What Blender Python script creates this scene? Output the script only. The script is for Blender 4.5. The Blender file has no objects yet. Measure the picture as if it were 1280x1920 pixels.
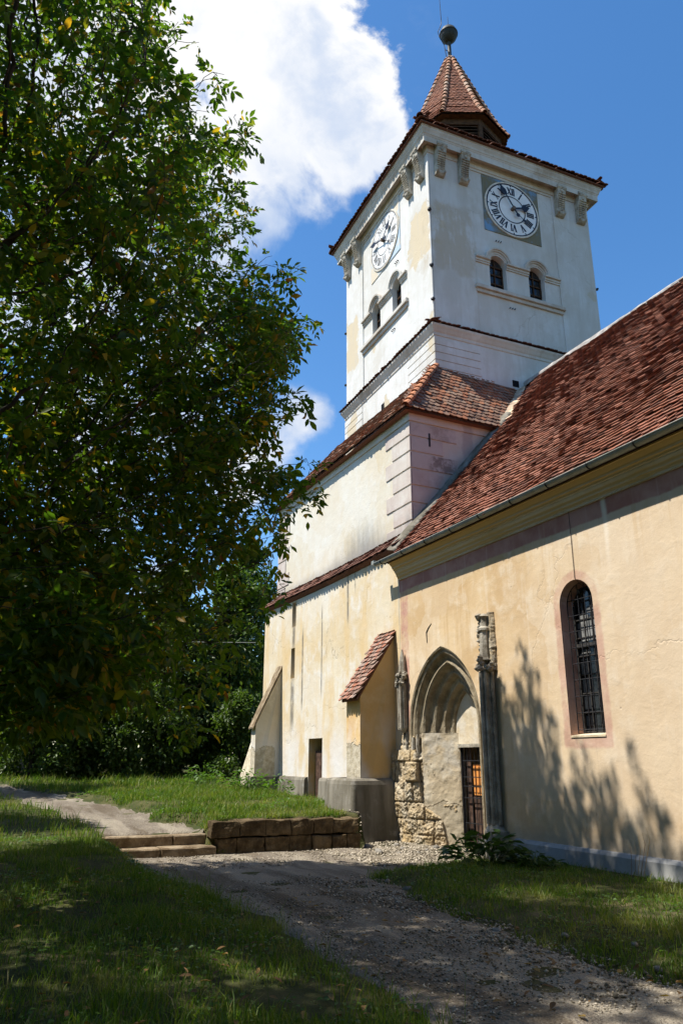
import bpy, math, random
import numpy as np
from mathutils import Vector, Matrix
from mathutils.geometry import tessellate_polygon
R = math.radians
C = bpy.context.scene.collection
scn = bpy.context.scene
# ---------------------------------------------------------------- camera
cam = bpy.data.cameras.new('camera'); cam_o = bpy.data.objects.new('camera', cam); C.objects.link(cam_o)
cam.sensor_fit = 'VERTICAL'; cam.sensor_height = 36.0; cam.sensor_width = 24.0
cam.lens = 36.0 * 1420 / 1920
cam.clip_start = 0.05; cam.clip_end = 2000
YAW, PITCH, ROLL = R(25.78), R(18.22), R(0.15)
fwd = Vector((math.sin(YAW)*math.cos(PITCH), math.cos(YAW)*math.cos(PITCH), math.sin(PITCH)))
rgt = Vector((math.cos(YAW), -math.sin(YAW), 0)); upv = rgt.cross(fwd)
r2 = rgt*math.cos(ROLL)+upv*math.sin(ROLL); u2 = -rgt*math.sin(ROLL)+upv*math.cos(ROLL)
m = Matrix((r2, u2, -fwd)).transposed().to_4x4(); m.translation = Vector((0, 0, 1.6))
cam_o.matrix_world = m
scn.camera = cam_o
# ---------------------------------------------------------------- sun, sky, exposure
SUN_EL, SUN_OFF = R(61), R(16)
SUN = Vector((-math.cos(SUN_EL)*math.cos(SUN_OFF), math.cos(SUN_EL)*math.sin(SUN_OFF), math.sin(SUN_EL)))
sl = bpy.data.lights.new('sun', 'SUN'); sl.energy = 5.0; sl.angle = R(0.53); sl.color = (1.0, 0.955, 0.88)
so = bpy.data.objects.new('sun', sl); C.objects.link(so)
so.rotation_euler = SUN.to_track_quat('Z', 'Y').to_euler(); so.location = (0, 0, 40)
scn.view_settings.view_transform = 'Standard'; scn.view_settings.look = 'None'
scn.view_settings.exposure = 0.76; scn.view_settings.gamma = 1.0
scn.cycles.max_bounces = 8; scn.cycles.diffuse_bounces = 4; scn.cycles.transmission_bounces = 4
scn.cycles.transparent_max_bounces = 6


class NB:
    """small helper that wires shader nodes"""
    def __init__(s, nt):
        s.nt = nt; nt.nodes.clear()
    def add(s, t, **kw):
        n = s.nt.nodes.new(t)
        for k, v in kw.items(): setattr(n, k, v)
        return n
    def put(s, sock, v):
        if v is None: return
        if isinstance(v, bpy.types.NodeSocket): s.nt.links.new(v, sock)
        else:
            if sock.type == 'RGBA' and hasattr(v, '__len__') and len(v) == 3: v = (*v, 1)
            if sock.type == 'RGBA' and not hasattr(v, '__len__'): v = (v, v, v, 1)
            sock.default_value = v
    def m(s, op, a, b=None, c=None, clamp=False):
        n = s.add('ShaderNodeMath', operation=op, use_clamp=clamp)
        s.put(n.inputs[0], a); s.put(n.inputs[1], b); s.put(n.inputs[2], c)
        return n.outputs[0]
    def v(s, op, a, b=None, out=0):
        n = s.add('ShaderNodeVectorMath', operation=op)
        s.put(n.inputs[0], a)
        if op == 'SCALE': s.put(n.inputs[3], b)
        else: s.put(n.inputs[1], b)
        return n.outputs['Value'] if op in ('LENGTH', 'DOT_PRODUCT', 'DISTANCE') else n.outputs[0]
    def noise(s, vec, scale, detail=4, rough=.55, dist=0, col=False):
        n = s.add('ShaderNodeTexNoise'); s.put(n.inputs['Vector'], vec); s.put(n.inputs['Scale'], scale)
        s.put(n.inputs['Detail'], detail); s.put(n.inputs['Roughness'], rough); s.put(n.inputs['Distortion'], dist)
        return n.outputs['Color' if col else 'Fac']
    def voro(s, vec, scale, feature='F1', out='Distance', rnd=1.0):
        n = s.add('ShaderNodeTexVoronoi', feature=feature); s.put(n.inputs['Vector'], vec); s.put(n.inputs['Scale'], scale)
        s.put(n.inputs['Randomness'], rnd)
        return n.outputs[out]
    def mix(s, f, a, b, mode='MIX'):
        n = s.add('ShaderNodeMix', data_type='RGBA', blend_type=mode)
        s.put(n.inputs[0], f); s.put(n.inputs[6], a); s.put(n.inputs[7], b)
        return n.outputs[2]
    def ss(s, x, a, b, lo=0., hi=1.):
        n = s.add('ShaderNodeMapRange', interpolation_type='SMOOTHSTEP')
        s.put(n.inputs[0], x); s.put(n.inputs[1], a); s.put(n.inputs[2], b); s.put(n.inputs[3], lo); s.put(n.inputs[4], hi)
        return n.outputs[0]
    def ramp(s, f, stops):
        n = s.add('ShaderNodeValToRGB'); s.put(n.inputs[0], f); e = n.color_ramp.elements
        while len(e) < len(stops): e.new(.5)
        for q, (p, c) in zip(e, stops): q.position = p; q.color = (*c, 1)
        return n.outputs[0]
    def pos(s): return s.add('ShaderNodeNewGeometry').outputs['Position']
    def sep(s, v):
        n = s.add('ShaderNodeSeparateXYZ'); s.put(n.inputs[0], v); return n.outputs
    def comb(s, x, y, z):
        n = s.add('ShaderNodeCombineXYZ'); s.put(n.inputs[0], x); s.put(n.inputs[1], y); s.put(n.inputs[2], z); return n.outputs[0]
    def rnd(s): return s.add('ShaderNodeNewGeometry').outputs['Random Per Island']
    def bump(s, h, strength=.5, dist=.02):
        n = s.add('ShaderNodeBump'); s.put(n.inputs['Strength'], strength); s.put(n.inputs['Distance'], dist); s.put(n.inputs['Height'], h)
        return n.outputs[0]
    def out(s, col, rough=.9, normal=None, spec=.25, metal=0.):
        p = s.add('ShaderNodeBsdfPrincipled'); o = s.add('ShaderNodeOutputMaterial')
        s.put(p.inputs['Base Color'], col); s.put(p.inputs['Roughness'], rough); s.put(p.inputs['Normal'], normal)
        s.put(p.inputs['Specular IOR Level'], spec); s.put(p.inputs['Metallic'], metal)
        s.nt.links.new(p.outputs[0], o.inputs[0]); return p


# ---------------------------------------------------------------- sky with cumulus cloud (by direction)
w = bpy.data.worlds.new('World'); scn.world = w; w.use_nodes = True
b = NB(w.node_tree)
sky = b.add('ShaderNodeTexSky', sky_type='NISHITA', sun_disc=False)
sky.sun_elevation = SUN_EL; sky.sun_rotation = math.atan2(SUN.x, SUN.y)
sky.air_density = 1.0; sky.dust_density = 0.4; sky.ozone_density = 2.0; sky.altitude = 300
d = b.add('ShaderNodeTexCoord').outputs['Generated']
hs = b.add('ShaderNodeHueSaturation'); hs.inputs['Saturation'].default_value = 1.27; b.put(hs.inputs['Color'], sky.outputs[0])
skyc = b.mix(1.0, hs.outputs[0], (1.15, 1.12, 1.10), 'MULTIPLY')
bg = b.add('ShaderNodeBackground'); b.put(bg.inputs[0], skyc); bg.inputs[1].default_value = 0.118
CLOUDS = [(14.0, 50.0, 5.1), (20.4, 49.3, 5.2), (26.2, 48.8, 3.3), (28.8, 49.1, 1.6), (23.6, 45.7, 5.0), (28.2, 44.4, 2.2), (17.7, 42.9, 5.5), (14.2, 39.1, 4.4), (21.7, 41.7, 2.8), (5.8, 47.6, 6.7), (4.9, 39.5, 7.1), (-1.0, 43.1, 6.6), (2.7, 31.7, 6.1), (21.3, 25.8, 2.3), (19.4, 24.3, 3.0), (16.7, 22.0, 3.6), (11.1, 23.9, 5.4), (12.1, 11.4, 2.3), (49.5, 33.3, 0.3), (21.8, 39.7, 2.4), (19.0, 38.5, 2.4), (24.7, 42.1, 2.8), (10.6, 41.1, 5.4), (11.7, 31.6, 4.6), (7.5, 19.6, 4.5), (4.9, 25.1, 4.4)]   # azimuth, elevation, radius of the cumulus heads
def azel(az, el, r):   # compass azimuth from +Y, elevation, angular radius (degrees)
    return (math.sin(R(az))*math.cos(R(el)), math.cos(R(az))*math.cos(R(el)), math.sin(R(el)), R(r))
BLOBS = [azel(*q) for q in CLOUDS]

dn = b.noise(d, 3.2, 3, .5, col=True)
dw = b.v('ADD', d, b.v('SCALE', b.v('SUBTRACT', dn, (.5, .5, .5)), .16))
fld = None
for (x, y, z, r) in BLOBS:
    q = b.m('SUBTRACT', 1.0, b.m('DIVIDE', b.v('DISTANCE', dw, (x, y, z)), r))
    fld = q if fld is None else b.m('SMOOTH_MAX', fld, q, .25)
fb = b.m('ADD', b.m('MULTIPLY', b.noise(d, 6, 4, .55), .8), b.m('MULTIPLY', b.noise(dw, 13, 10, .62), .9))
fld2 = b.m('ADD', b.m('MINIMUM', fld, .55), b.m('MULTIPLY', b.m('SUBTRACT', fb, .85), 1.7))
dzs = b.ss(b.sep(d)[2], .74, .60)
dens = b.ss(fld2, b.m('MULTIPLY', dzs, -.12), b.m('ADD', .24, b.m('MULTIPLY', dzs, .34)))
wisp = b.ss(b.noise(b.v('MULTIPLY', d, (1, 1, 2.2)), 4, 8, .65), .56, .85, 0, .22)
dens = b.m('MAXIMUM', dens, b.m('MULTIPLY', wisp, b.ss(fld, -1.2, .1)))
dz_ = b.ss(b.sep(d)[2], .76, .60)
shade = b.m('MULTIPLY', b.ss(b.noise(b.v('ADD', dw, (.03, .02, .06)), 6.5, 7, .58), .40, .66), b.ss(fld2, .25, .75))
shade = b.m('MAXIMUM', b.m('MULTIPLY', shade, .8), b.m('MULTIPLY', dz_, b.ss(b.noise(dw, 8, 6, .6), .30, .62)))
ccol = b.mix(shade, (1.0, 1.0, 1.0), (.50, .62, .84))
cb = b.add('ShaderNodeBackground'); b.put(cb.inputs[0], ccol); cb.inputs[1].default_value = 0.62
mx = b.add('ShaderNodeMixShader'); b.put(mx.inputs[0], dens)
w.node_tree.links.new(bg.outputs[0], mx.inputs[1]); w.node_tree.links.new(cb.outputs[0], mx.inputs[2])
wo = b.add('ShaderNodeOutputWorld'); w.node_tree.links.new(mx.outputs[0], wo.inputs[0])

# ---------------------------------------------------------------- mesh helpers
def newmat(name):
    mt = bpy.data.materials.new(name); mt.use_nodes = True
    return mt, NB(mt.node_tree)

def link(name, me, parent=None, mat=None, smooth=False):
    o = bpy.data.objects.new(name, me); C.objects.link(o)
    if mat is not None:
        for q in (mat if isinstance(mat, (list, tuple)) else [mat]): me.materials.append(q)
    if smooth and len(me.polygons): me.polygons.foreach_set('use_smooth', [True]*len(me.polygons))
    if parent is not None:
        o.parent = parent; o.matrix_parent_inverse = world_of(parent).inverted()
    return o

def world_of(o):
    mt = o.matrix_basis.copy()
    if o.parent: mt = world_of(o.parent) @ o.matrix_parent_inverse @ mt
    return mt

def tag(o, label=None, cat=None, group=None, kind=None):
    for k, v in (('label', label), ('category', cat), ('group', group), ('kind', kind)):
        if v: o[k] = v
    return o

def empty(name, loc, label, cat, group=None):
    o = bpy.data.objects.new(name, None); C.objects.link(o); o.location = loc; o.empty_display_size = .3
    return tag(o, label, cat, group)


class Frame:
    """wall frame: a to the right seen from outside, b up, c outwards"""
    def __init__(s, o, ea, ec): s.o, s.a, s.c = Vector(o), Vector(ea), Vector(ec)
    def __call__(s, p): return s.o + s.a*p[0] + Vector((0, 0, 1))*p[1] + s.c*p[2]
IDENT = lambda p: Vector(p)


class MB:
    def __init__(s, f=IDENT): s.v, s.f, s.T, s.mi, s.cur = [], [], f, [], 0
    def face(s, *i): s.f.append(i); s.mi.append(s.cur)
    def pts(s, ps):
        k = len(s.v); s.v += [tuple(s.T(p)) for p in ps]; return k
    def box(s, a0, a1, b0, b1, c0, c1, ch=0.0):
        if ch:   # chamfered front edges
            k = s.pts([(a0,b0,c0),(a1,b0,c0),(a1,b1,c0),(a0,b1,c0),(a0,b0,c1-ch),(a1,b0,c1-ch),(a1,b1,c1-ch),(a0,b1,c1-ch),
                       (a0+ch,b0+ch,c1),(a1-ch,b0+ch,c1),(a1-ch,b1-ch,c1),(a0+ch,b1-ch,c1)])
            s.face(k+3,k+2,k+1,k); s.face(k+8,k+9,k+10,k+11)
            for i in range(4):
                j = (i+1) % 4
                s.face(k+i,k+j,k+4+j,k+4+i); s.face(k+4+i,k+4+j,k+8+j,k+8+i)
            return
        k = s.pts([(a0,b0,c0),(a1,b0,c0),(a1,b1,c0),(a0,b1,c0),(a0,b0,c1),(a1,b0,c1),(a1,b1,c1),(a0,b1,c1)])
        for q in ((3,2,1,0),(4,5,6,7),(0,1,5,4),(1,2,6,5),(2,3,7,6),(3,0,4,7)): s.face(*[k+i for i in q])
    def hexa(s, p8):
        k = s.pts(p8)
        for q in ((3,2,1,0),(4,5,6,7),(0,1,5,4),(1,2,6,5),(2,3,7,6),(3,0,4,7)): s.face(*[k+i for i in q])
    def prism(s, poly, c0, c1, axis=2, caps=True):
        """poly in two coordinates, extruded along the third (axis)"""
        def P(q, c):
            return (q[0], q[1], c) if axis == 2 else ((c, q[1], q[0]) if axis == 0 else (q[0], c, q[1]))
        n = len(poly); k = s.pts([P(q, c0) for q in poly] + [P(q, c1) for q in poly])
        for i in range(n):
            j = (i+1) % n; s.face(k+i, k+j, k+n+j, k+n+i)
        if caps:
            for tr in tessellate_polygon([[Vector((q[0], q[1], 0)) for q in poly]]):
                s.face(*[k+n+i for i in tr]); s.face(*[k+i for i in reversed(tr)])
    def plate(s, loops, c):
        """flat face with holes: loops[0] is the outline"""
        fl = [q for lp in loops for q in lp]
        k = s.pts([(q[0], q[1], c) for q in fl])
        for tr in tessellate_polygon([[Vector((q[0], q[1], 0)) for q in lp] for lp in loops]):
            s.face(*[k+i for i in tr])
    def strip(s, A, B, closed=False):
        """quads between two point rows"""
        n = len(A); k = s.pts(list(A)+list(B))
        for i in range(n if closed else n-1):
            j = (i+1) % n; s.face(k+i, k+j, k+n+j, k+n+i)
    def tube(s, path, r, n=6, cap=True):
        path = [Vector(s.T(p)) for p in path]; k0 = len(s.v)
        rs = r if hasattr(r, '__len__') else [r]*len(path)
        up = Vector((.13, .27, .95))
        for i, p in enumerate(path):
            t = (path[min(i+1, len(path)-1)]-path[max(i-1, 0)]).normalized()
            x = t.cross(up); x = (x if x.length > 1e-3 else t.cross(Vector((1, 0, 0)))).normalized(); y = t.cross(x)
            for q in range(n):
                g = 2*math.pi*q/n; s.v.append(tuple(p+(x*math.cos(g)+y*math.sin(g))*rs[i]))
        for i in range(len(path)-1):
            for q in range(n):
                j = (q+1) % n; s.face(k0+i*n+q, k0+i*n+j, k0+(i+1)*n+j, k0+(i+1)*n+q)
        if cap:
            s.face(*[k0+q for q in reversed(range(n))]); s.face(*[k0+(len(path)-1)*n+q for q in range(n)])
    def lathe(s, prof, n, ctr=(0, 0), rot=0., cap=True):
        """prof = [(r, z)] about a vertical axis at ctr (frame a, c)"""
        k = len(s.v)
        for r, z in prof:
            for q in range(n):
                g = rot+2*math.pi*q/n; s.v.append(tuple(s.T((ctr[0]+r*math.cos(g), z, ctr[1]+r*math.sin(g)))))
        for i in range(len(prof)-1):
            for q in range(n):
                j = (q+1) % n; s.face(k+i*n+q, k+i*n+j, k+(i+1)*n+j, k+(i+1)*n+q)
        if cap:
            s.face(*[k+q for q in range(n)]); s.face(*[k+(len(prof)-1)*n+q for q in range(n)])
    def blob(s, c, r, seed=0, sq=(1, 1, 1), rough=.25):
        rg = random.Random(seed); k = len(s.v); n, mrows = 7, 5
        for i in range(mrows+1):
            th = math.pi*i/mrows
            for q in range(n):
                g = 2*math.pi*q/n; e = r*(1+rg.uniform(-rough, rough))
                s.v.append(tuple(s.T((c[0]+e*math.sin(th)*math.cos(g)*sq[0], c[1]+e*math.cos(th)*sq[1], c[2]+e*math.sin(th)*math.sin(g)*sq[2]))))
        for i in range(mrows):
            for q in range(n):
                j = (q+1) % n; s.face(k+i*n+q, k+i*n+j, k+(i+1)*n+j, k+(i+1)*n+q)
    def build(s, name, mat, parent=None, smooth=False, fix=True):
        me = bpy.data.meshes.new(name); me.from_pydata(s.v, [], s.f)
        if any(s.mi): me.polygons.foreach_set('material_index', s.mi)
        if fix:
            import bmesh
            bm = bmesh.new(); bm.from_mesh(me); bmesh.ops.recalc_face_normals(bm, faces=bm.faces); bm.to_mesh(me); bm.free()
        return link(name, me, parent, mat, smooth)

def np_mesh(name, V, F, smooth=False):
    """fast mesh from arrays; F is (n,3) or (n,4)"""
    me = bpy.data.meshes.new(name); n, k = F.shape
    me.vertices.add(len(V)); me.vertices.foreach_set('co', np.asarray(V, np.float32).ravel())
    me.loops.add(n*k); me.loops.foreach_set('vertex_index', F.astype(np.int32).ravel())
    me.polygons.add(n); me.polygons.foreach_set('loop_start', np.arange(0, n*k, k, dtype=np.int32))
    me.polygons.foreach_set('loop_total', np.full(n, k, np.int32))
    if smooth: me.polygons.foreach_set('use_smooth', np.ones(n, bool))
    me.update(calc_edges=True); me.validate(); return me

def arch_pts(ctr, hw, b0, spring, n=14):
    """round-headed opening outline (a,b), starts lower left, clockwise over the top"""
    return [(ctr-hw, b0)] + [(ctr-hw*math.cos(math.pi*i/n), spring+hw*math.sin(math.pi*i/n)) for i in range(n+1)] + [(ctr+hw, b0)]

def arc_pts(ctr, r, spring, n=16, a0=0., a1=math.pi):
    return [(ctr-r*math.cos(a0+(a1-a0)*i/n), spring+r*math.sin(a0+(a1-a0)*i/n)) for i in range(n+1)]

# ---------------------------------------------------------------- materials
def mask_band(b, x, c, hw, soft):   # 1 inside |x-c|<hw
    return b.ss(b.m('ABSOLUTE', b.m('SUBTRACT', x, c)), hw-soft, hw+soft, 1, 0)

def plaster(name, base, alt, pale, streak=.5, extra=None, bump=.55, patch=None):
    mt, b = newmat(name); P = b.pos(); x, y, z = b.sep(P)
    n1 = b.noise(P, .55, 5, .6, .4); n2 = b.noise(P, 2.3, 6, .62, .3); n3 = b.noise(P, 34, 4, .6)
    sv = b.v('MULTIPLY', P, (3.2, 3.2, .22)); st = b.noise(sv, 1.6, 6, .6, .6)
    col = b.mix(b.ss(n1, .36, .66), base, alt)
    col = b.mix(b.m('MULTIPLY', b.ss(n2, .46, .72), .75), col, pale)
    col = b.mix(b.m('MULTIPLY', b.ss(st, .50, .74), streak), col, alt)
    col = b.mix(b.m('MULTIPLY', b.ss(b.noise(sv, 2.7, 5, .6), .54, .8), streak*.8), col, pale)
    h = b.m('ADD', b.m('ADD', b.m('MULTIPLY', n2, .7), b.m('MULTIPLY', b.noise(b.v('MULTIPLY', P, (1, 1, 1.6)), 3.1, 2, .5, .8), .30)), b.m('MULTIPLY', n3, .12))
    pits = b.ss(b.voro(P, 2.6), .035, .06, 1, 0)
    pits = b.m('MULTIPLY', pits, b.ss(b.noise(P, 1.3, 2), .45, .6))
    col = b.mix(b.m('MULTIPLY', pits, .7), col, (.12, .10, .08)); h = b.m('SUBTRACT', h, b.m('MULTIPLY', pits, .3))
    crk = b.ss(b.voro(b.v('ADD', P, b.v('SCALE', b.noise(P, 1.7, 4, .6, 0, True), .7)), .42, 'DISTANCE_TO_EDGE'), 0.002, .008, 1, 0)
    crk = b.m('MULTIPLY', crk, b.ss(b.noise(P, .5, 3), .46, .6))
    col = b.mix(b.m('MULTIPLY', crk, .45), col, (.25, .2, .14)); h = b.m('SUBTRACT', h, b.m('MULTIPLY', crk, .15))
    rp = b.sep(b.voro(b.v('ADD', P, b.v('SCALE', b.noise(P, .9, 4, .6, 0, True), 1.6)), .55, 'F1', 'Color'))   # patch repairs
    col = b.mix(b.ss(rp[0], .62, .64, 0, .32), col, pale); col = b.mix(b.ss(rp[1], .72, .74, 0, .28), col, alt)
    if patch:   # fallen render: beige undercoat with its own edge
        pc, lo, hi = patch
        pn = b.m('ADD', b.noise(b.v('MULTIPLY', P, (1, 1, .7)), .62, 2, .5), b.m('MULTIPLY', b.m('SUBTRACT', b.noise(P, 4.5, 5, .65), .5), .22))
        pm = b.ss(pn, lo, hi); col = b.mix(pm, col, pc); h = b.m('SUBTRACT', h, b.m('MULTIPLY', pm, .35))
    if extra: col, h = extra(b, P, x, y, z, col, h, n2, st)
    b.out(col, .93, b.bump(h, bump, .03), .12); return mt

def nave_extra(b, P, x, y, z, col, h, n2, st):
    e = b.m('MULTIPLY', b.m('SUBTRACT', n2, .5), .10)
    pink = b.mix(b.ss(b.noise(P, 1.9, 5, .6), .35, .7), (.40, .19, .15), (.52, .30, .24))
    pink = b.mix(b.m('MULTIPLY', b.ss(st, .55, .75), .55), pink, (.62, .47, .38))
    band = b.ss(b.m('ADD', z, e), 5.36, 5.40)                                   # under the cornice
    corner = mask_band(b, b.m('ADD', y, e), 15.00, .165, .03)                   # at the corner
    corner = b.m('MULTIPLY', corner, b.ss(z, 1.9, 2.8))
    corner = b.m('MULTIPLY', corner, b.ss(b.noise(P, 1.2, 5, .7), .36, .52, .25, .85))
    zc = b.m('MAXIMUM', b.m('SUBTRACT', z, 4.1), 0.); yc = b.m('SUBTRACT', y, 9.45)
    dd = b.m('SQRT', b.m('ADD', b.m('MULTIPLY', zc, zc), b.m('MULTIPLY', yc, yc)))
    wn = b.m('MULTIPLY', b.ss(b.m('ADD', dd, e), .50, .56, 1, 0), b.ss(b.m('ADD', z, e), 1.78, 1.84))
    wn = b.m('MULTIPLY', wn, b.ss(b.noise(P, 2.4, 4, .6), .3, .6, .15, .62))
    base = b.mix(b.ss(y, 15.25, 15.1), col, b.mix(.35, col, (.55, .36, .19)))
    south = b.ss(y, 12.3, 8.2); base = b.mix(b.m('MULTIPLY', south, .5), base, (.67, .56, .43))
    low = b.m('MULTIPLY', b.ss(z, 1.7, .4), b.ss(b.noise(P, 1.4, 5, .65), .38, .60)); base = b.mix(b.m('MULTIPLY', low, .7), base, (.46, .31, .17))
    spl = b.m('MULTIPLY', b.ss(b.m('ADD', z, b.m('MULTIPLY', b.noise(P, 5, 5, .7), -.5)), .45, .1), .6); base = b.mix(spl, base, (.33, .27, .20))
    sill = b.m('MULTIPLY', mask_band(b, b.m('ADD', y, e), 9.45, .5, .15), b.m('MULTIPLY', b.ss(z, 1.0, 1.9), b.ss(z, 2.05, 2.0))); base = b.mix(b.m('MULTIPLY', sill, b.ss(b.noise(b.v('MULTIPLY', P, (7, 7, .4)), 1.2, 4, .6), .5, .7, 0, .5)), base, (.40, .30, .22))
    top = b.m('MULTIPLY', b.ss(z, 4.0, 5.3), b.ss(b.noise(b.v('MULTIPLY', P, (4, 4, .3)), 1.3, 5, .6), .48, .68)); base = b.mix(b.m('MULTIPLY', top, .45), base, (.52, .36, .19))
    col = b.mix(band, base, pink); col = b.mix(corner, col, pink); col = b.mix(wn, col, pink)
    rust = b.m('MULTIPLY', mask_band(b, b.m('ADD', y, e), 8.62, .05, .04), b.ss(z, 5.1, 5.5)); col = b.mix(rust, col, (.66, .56, .44))
    drip = b.m('MULTIPLY', mask_band(b, b.m('ADD', y, e), 8.62, .04, .04), b.ss(z, 4.2, 5.3)); col = b.mix(b.m('MULTIPLY', drip, .6), col, (.78, .70, .58))
    return col, h

def base_extra(b, P, x, y, z, col, h, n2, st):
    e = b.m('MULTIPLY', b.m('SUBTRACT', b.noise(P, 1.1, 4, .6), .5), .12)
    ochre = b.m('MULTIPLY', b.ss(b.noise(b.v('MULTIPLY', P, (1, 1.4, .35)), 1.0, 5, .6), .48, .68), .62)
    col = b.mix(ochre, col, (.62, .44, .21))
    wt = b.m('MULTIPLY', b.ss(z, 3.0, 1.6), b.ss(b.noise(b.v('MULTIPLY', P, (1, 1, .5)), .9, 4, .6), .38, .56)); col = b.mix(b.m('MULTIPLY', wt, .75), col, (.66, .645, .63))
    dk = None
    for yy, z0, z1, hw in ((19.6, 3.4, 5.75, .035), (17.94, 5.15, 6.3, .05), (20.98, 3.1, 5.3, .05), (17.5, 5.9, 6.4, .03), (21.72, 2.6, 4.0, .13), (21.7, 4.9, 5.7, .10)):
        q = b.m('MULTIPLY', mask_band(b, b.m('ADD', y, b.m('MULTIPLY', e, .5)), yy, hw, hw*.6), mask_band(b, z, (z0+z1)/2, (z1-z0)/2, .25))
        dk = q if dk is None else b.m('MAXIMUM', dk, q)
    dk = b.m('MULTIPLY', dk, b.ss(b.noise(P, 5, 4, .6), .3, .55, .4, .85))
    col = b.mix(dk, col, (.16, .145, .12))
    gap = b.ss(b.m('ABSOLUTE', b.m('ADD', b.m('SUBTRACT', y, 15.24), b.m('MULTIPLY', e, 1.4))), .012, .03, 1, 0)
    col = b.mix(b.m('MULTIPLY', gap, b.ss(z, 3.6, 4.4, 0, .55)), col, (.30, .27, .22))
    # fallen render low on the buttress
    zw = b.m('ADD', z, b.m('MULTIPLY', b.m('SUBTRACT', b.noise(P, 2.4, 4, .6), .5), .9))
    pm = b.m('MULTIPLY', b.ss(zw, 1.98, 1.94), b.m('MAXIMUM', b.m('MULTIPLY', b.ss(x, 8.72, 8.68), b.ss(y, 22.4, 22.45)), b.m('MULTIPLY', b.ss(x, 7.985, 7.97), b.ss(y, 17, 16.9))))
    col = b.mix(pm, col, b.mix(b.ss(b.noise(P, 7, 6, .7), .25, .75), (.36, .30, .20), (.60, .54, .42)))
    h = b.m('SUBTRACT', h, b.m('MULTIPLY', pm, b.m('ADD', .4, b.m('MULTIPLY', b.noise(P, 11, 5, .7), 1.2))))
    return col, h

def upper_extra(b, P, x, y, z, col, h, n2, st):
    peak = b.m('ADD', b.m('MULTIPLY', b.m('ABSOLUTE', b.m('SUBTRACT', y, 18.0)), .40), b.m('MULTIPLY', b.noise(b.v('MULTIPLY', P, (1, 2.2, .5)), 1.6, 5, .65), -1.3))
    so_ = b.ss(b.m('ADD', b.m('SUBTRACT', z, 7.0), peak), .75, -.75)
    so_ = b.m('MULTIPLY', so_, b.m('MULTIPLY', b.ss(y, 15.8, 16.8), b.ss(x, 9.6, 9.4)))
    col = b.mix(b.m('MULTIPLY', so_, .85), col, (.19, .18, .165))
    ed = b.ss(b.m('SUBTRACT', z, 7.0), .0, .35, .55, 0); col = b.mix(b.m('MULTIPLY', ed, b.ss(x, 9.6, 9.4)), col, (.30, .28, .25))
    # damp streak on the near face and grey render by the nave roof
    dm = b.m('MULTIPLY', b.ss(b.m('ABSOLUTE', b.m('ADD', b.m('SUBTRACT', x, 11.15), b.m('MULTIPLY', b.m('SUBTRACT', b.noise(P, 2.2, 4, .6), .5), .5))), .10, .22, 1, 0), b.ss(y, 15.7, 15.5))
    col = b.mix(b.m('MULTIPLY', dm, .75), col, (.33, .29, .26))
    sl_ = b.m('SUBTRACT', z, b.m('MULTIPLY', b.m('SUBTRACT', x, 9.2), 1.10)); g = b.m('MULTIPLY', b.ss(b.m('ADD', sl_, b.m('MULTIPLY', n2, -.5)), 7.25, 6.9), b.ss(y, 15.7, 15.5))
    col = b.mix(b.m('MULTIPLY', g, .7), col, (.28, .26, .24))
    # pinkish wash on the shaded near face
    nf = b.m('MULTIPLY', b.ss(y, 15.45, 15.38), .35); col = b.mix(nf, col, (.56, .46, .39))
    return col, h

def tower_extra(b, P, x, y, z, col, h, n2, st):
    a = b.m('MULTIPLY', b.m('SUBTRACT', b.noise(P, 1.7, 5, .65), .5), 1.1)
    wy = b.m('MULTIPLY', b.ss(x, 11.6, 11.5), b.m('MULTIPLY', mask_band(b, b.m('ADD', y, a), 17.1, .62, .05), mask_band(b, b.m('ADD', z, a), 17.55, .95, .05)))
    wy2 = b.m('MULTIPLY', b.ss(x, 11.7, 11.5), b.m('MULTIPLY', mask_band(b, b.m('ADD', y, a), 22.3, .5, .05), mask_band(b, b.m('ADD', z, a), 16.4, 1.0, .05)))
    wy3 = b.m('MULTIPLY', b.ss(y, 17.0, 16.8), b.m('MULTIPLY', mask_band(b, b.m('ADD', x, b.m('MULTIPLY', a, .9)), 11.75, .72, .12), mask_band(b, b.m('ADD', z, b.m('MULTIPLY', a, .8)), 17.2, 1.25, .12)))
    wy3 = b.m('MULTIPLY', wy3, b.ss(b.m('ADD', b.noise(b.v('MULTIPLY', P, (1, 1, .45)), 2.2, 5, .6), b.m('MULTIPLY', b.noise(b.v('MULTIPLY', P, (9, 9, 1)), 1.2, 5, .6), .45)), .54, .74))
    col = b.mix(b.m('MAXIMUM', wy, wy2), col, (.56, .47, .33))
    col = b.mix(b.m('MULTIPLY', wy3, .75), col, (.44, .36, .25))
    h = b.m('SUBTRACT', h, b.m('MULTIPLY', b.m('MAXIMUM', wy, wy2), .3))
    dr = b.m('MULTIPLY', b.ss(b.noise(b.v('MULTIPLY', P, (5, 5, .5)), 1.5, 5, .6), .50, .75), .5); col = b.mix(dr, col, (.48, .44, .38))
    dr2 = b.m('MULTIPLY', b.ss(b.noise(P, 1.1, 6, .7), .54, .70), .45); col = b.mix(dr2, col, (.50, .46, .39))
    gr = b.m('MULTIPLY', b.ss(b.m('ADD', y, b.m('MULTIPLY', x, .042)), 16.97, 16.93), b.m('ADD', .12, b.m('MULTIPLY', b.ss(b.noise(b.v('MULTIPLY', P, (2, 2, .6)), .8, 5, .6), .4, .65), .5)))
    col = b.mix(gr, col, (.47, .43, .37))   # greys the near face: its shade put into the colour, with blotchy grime
    return col, h

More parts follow.
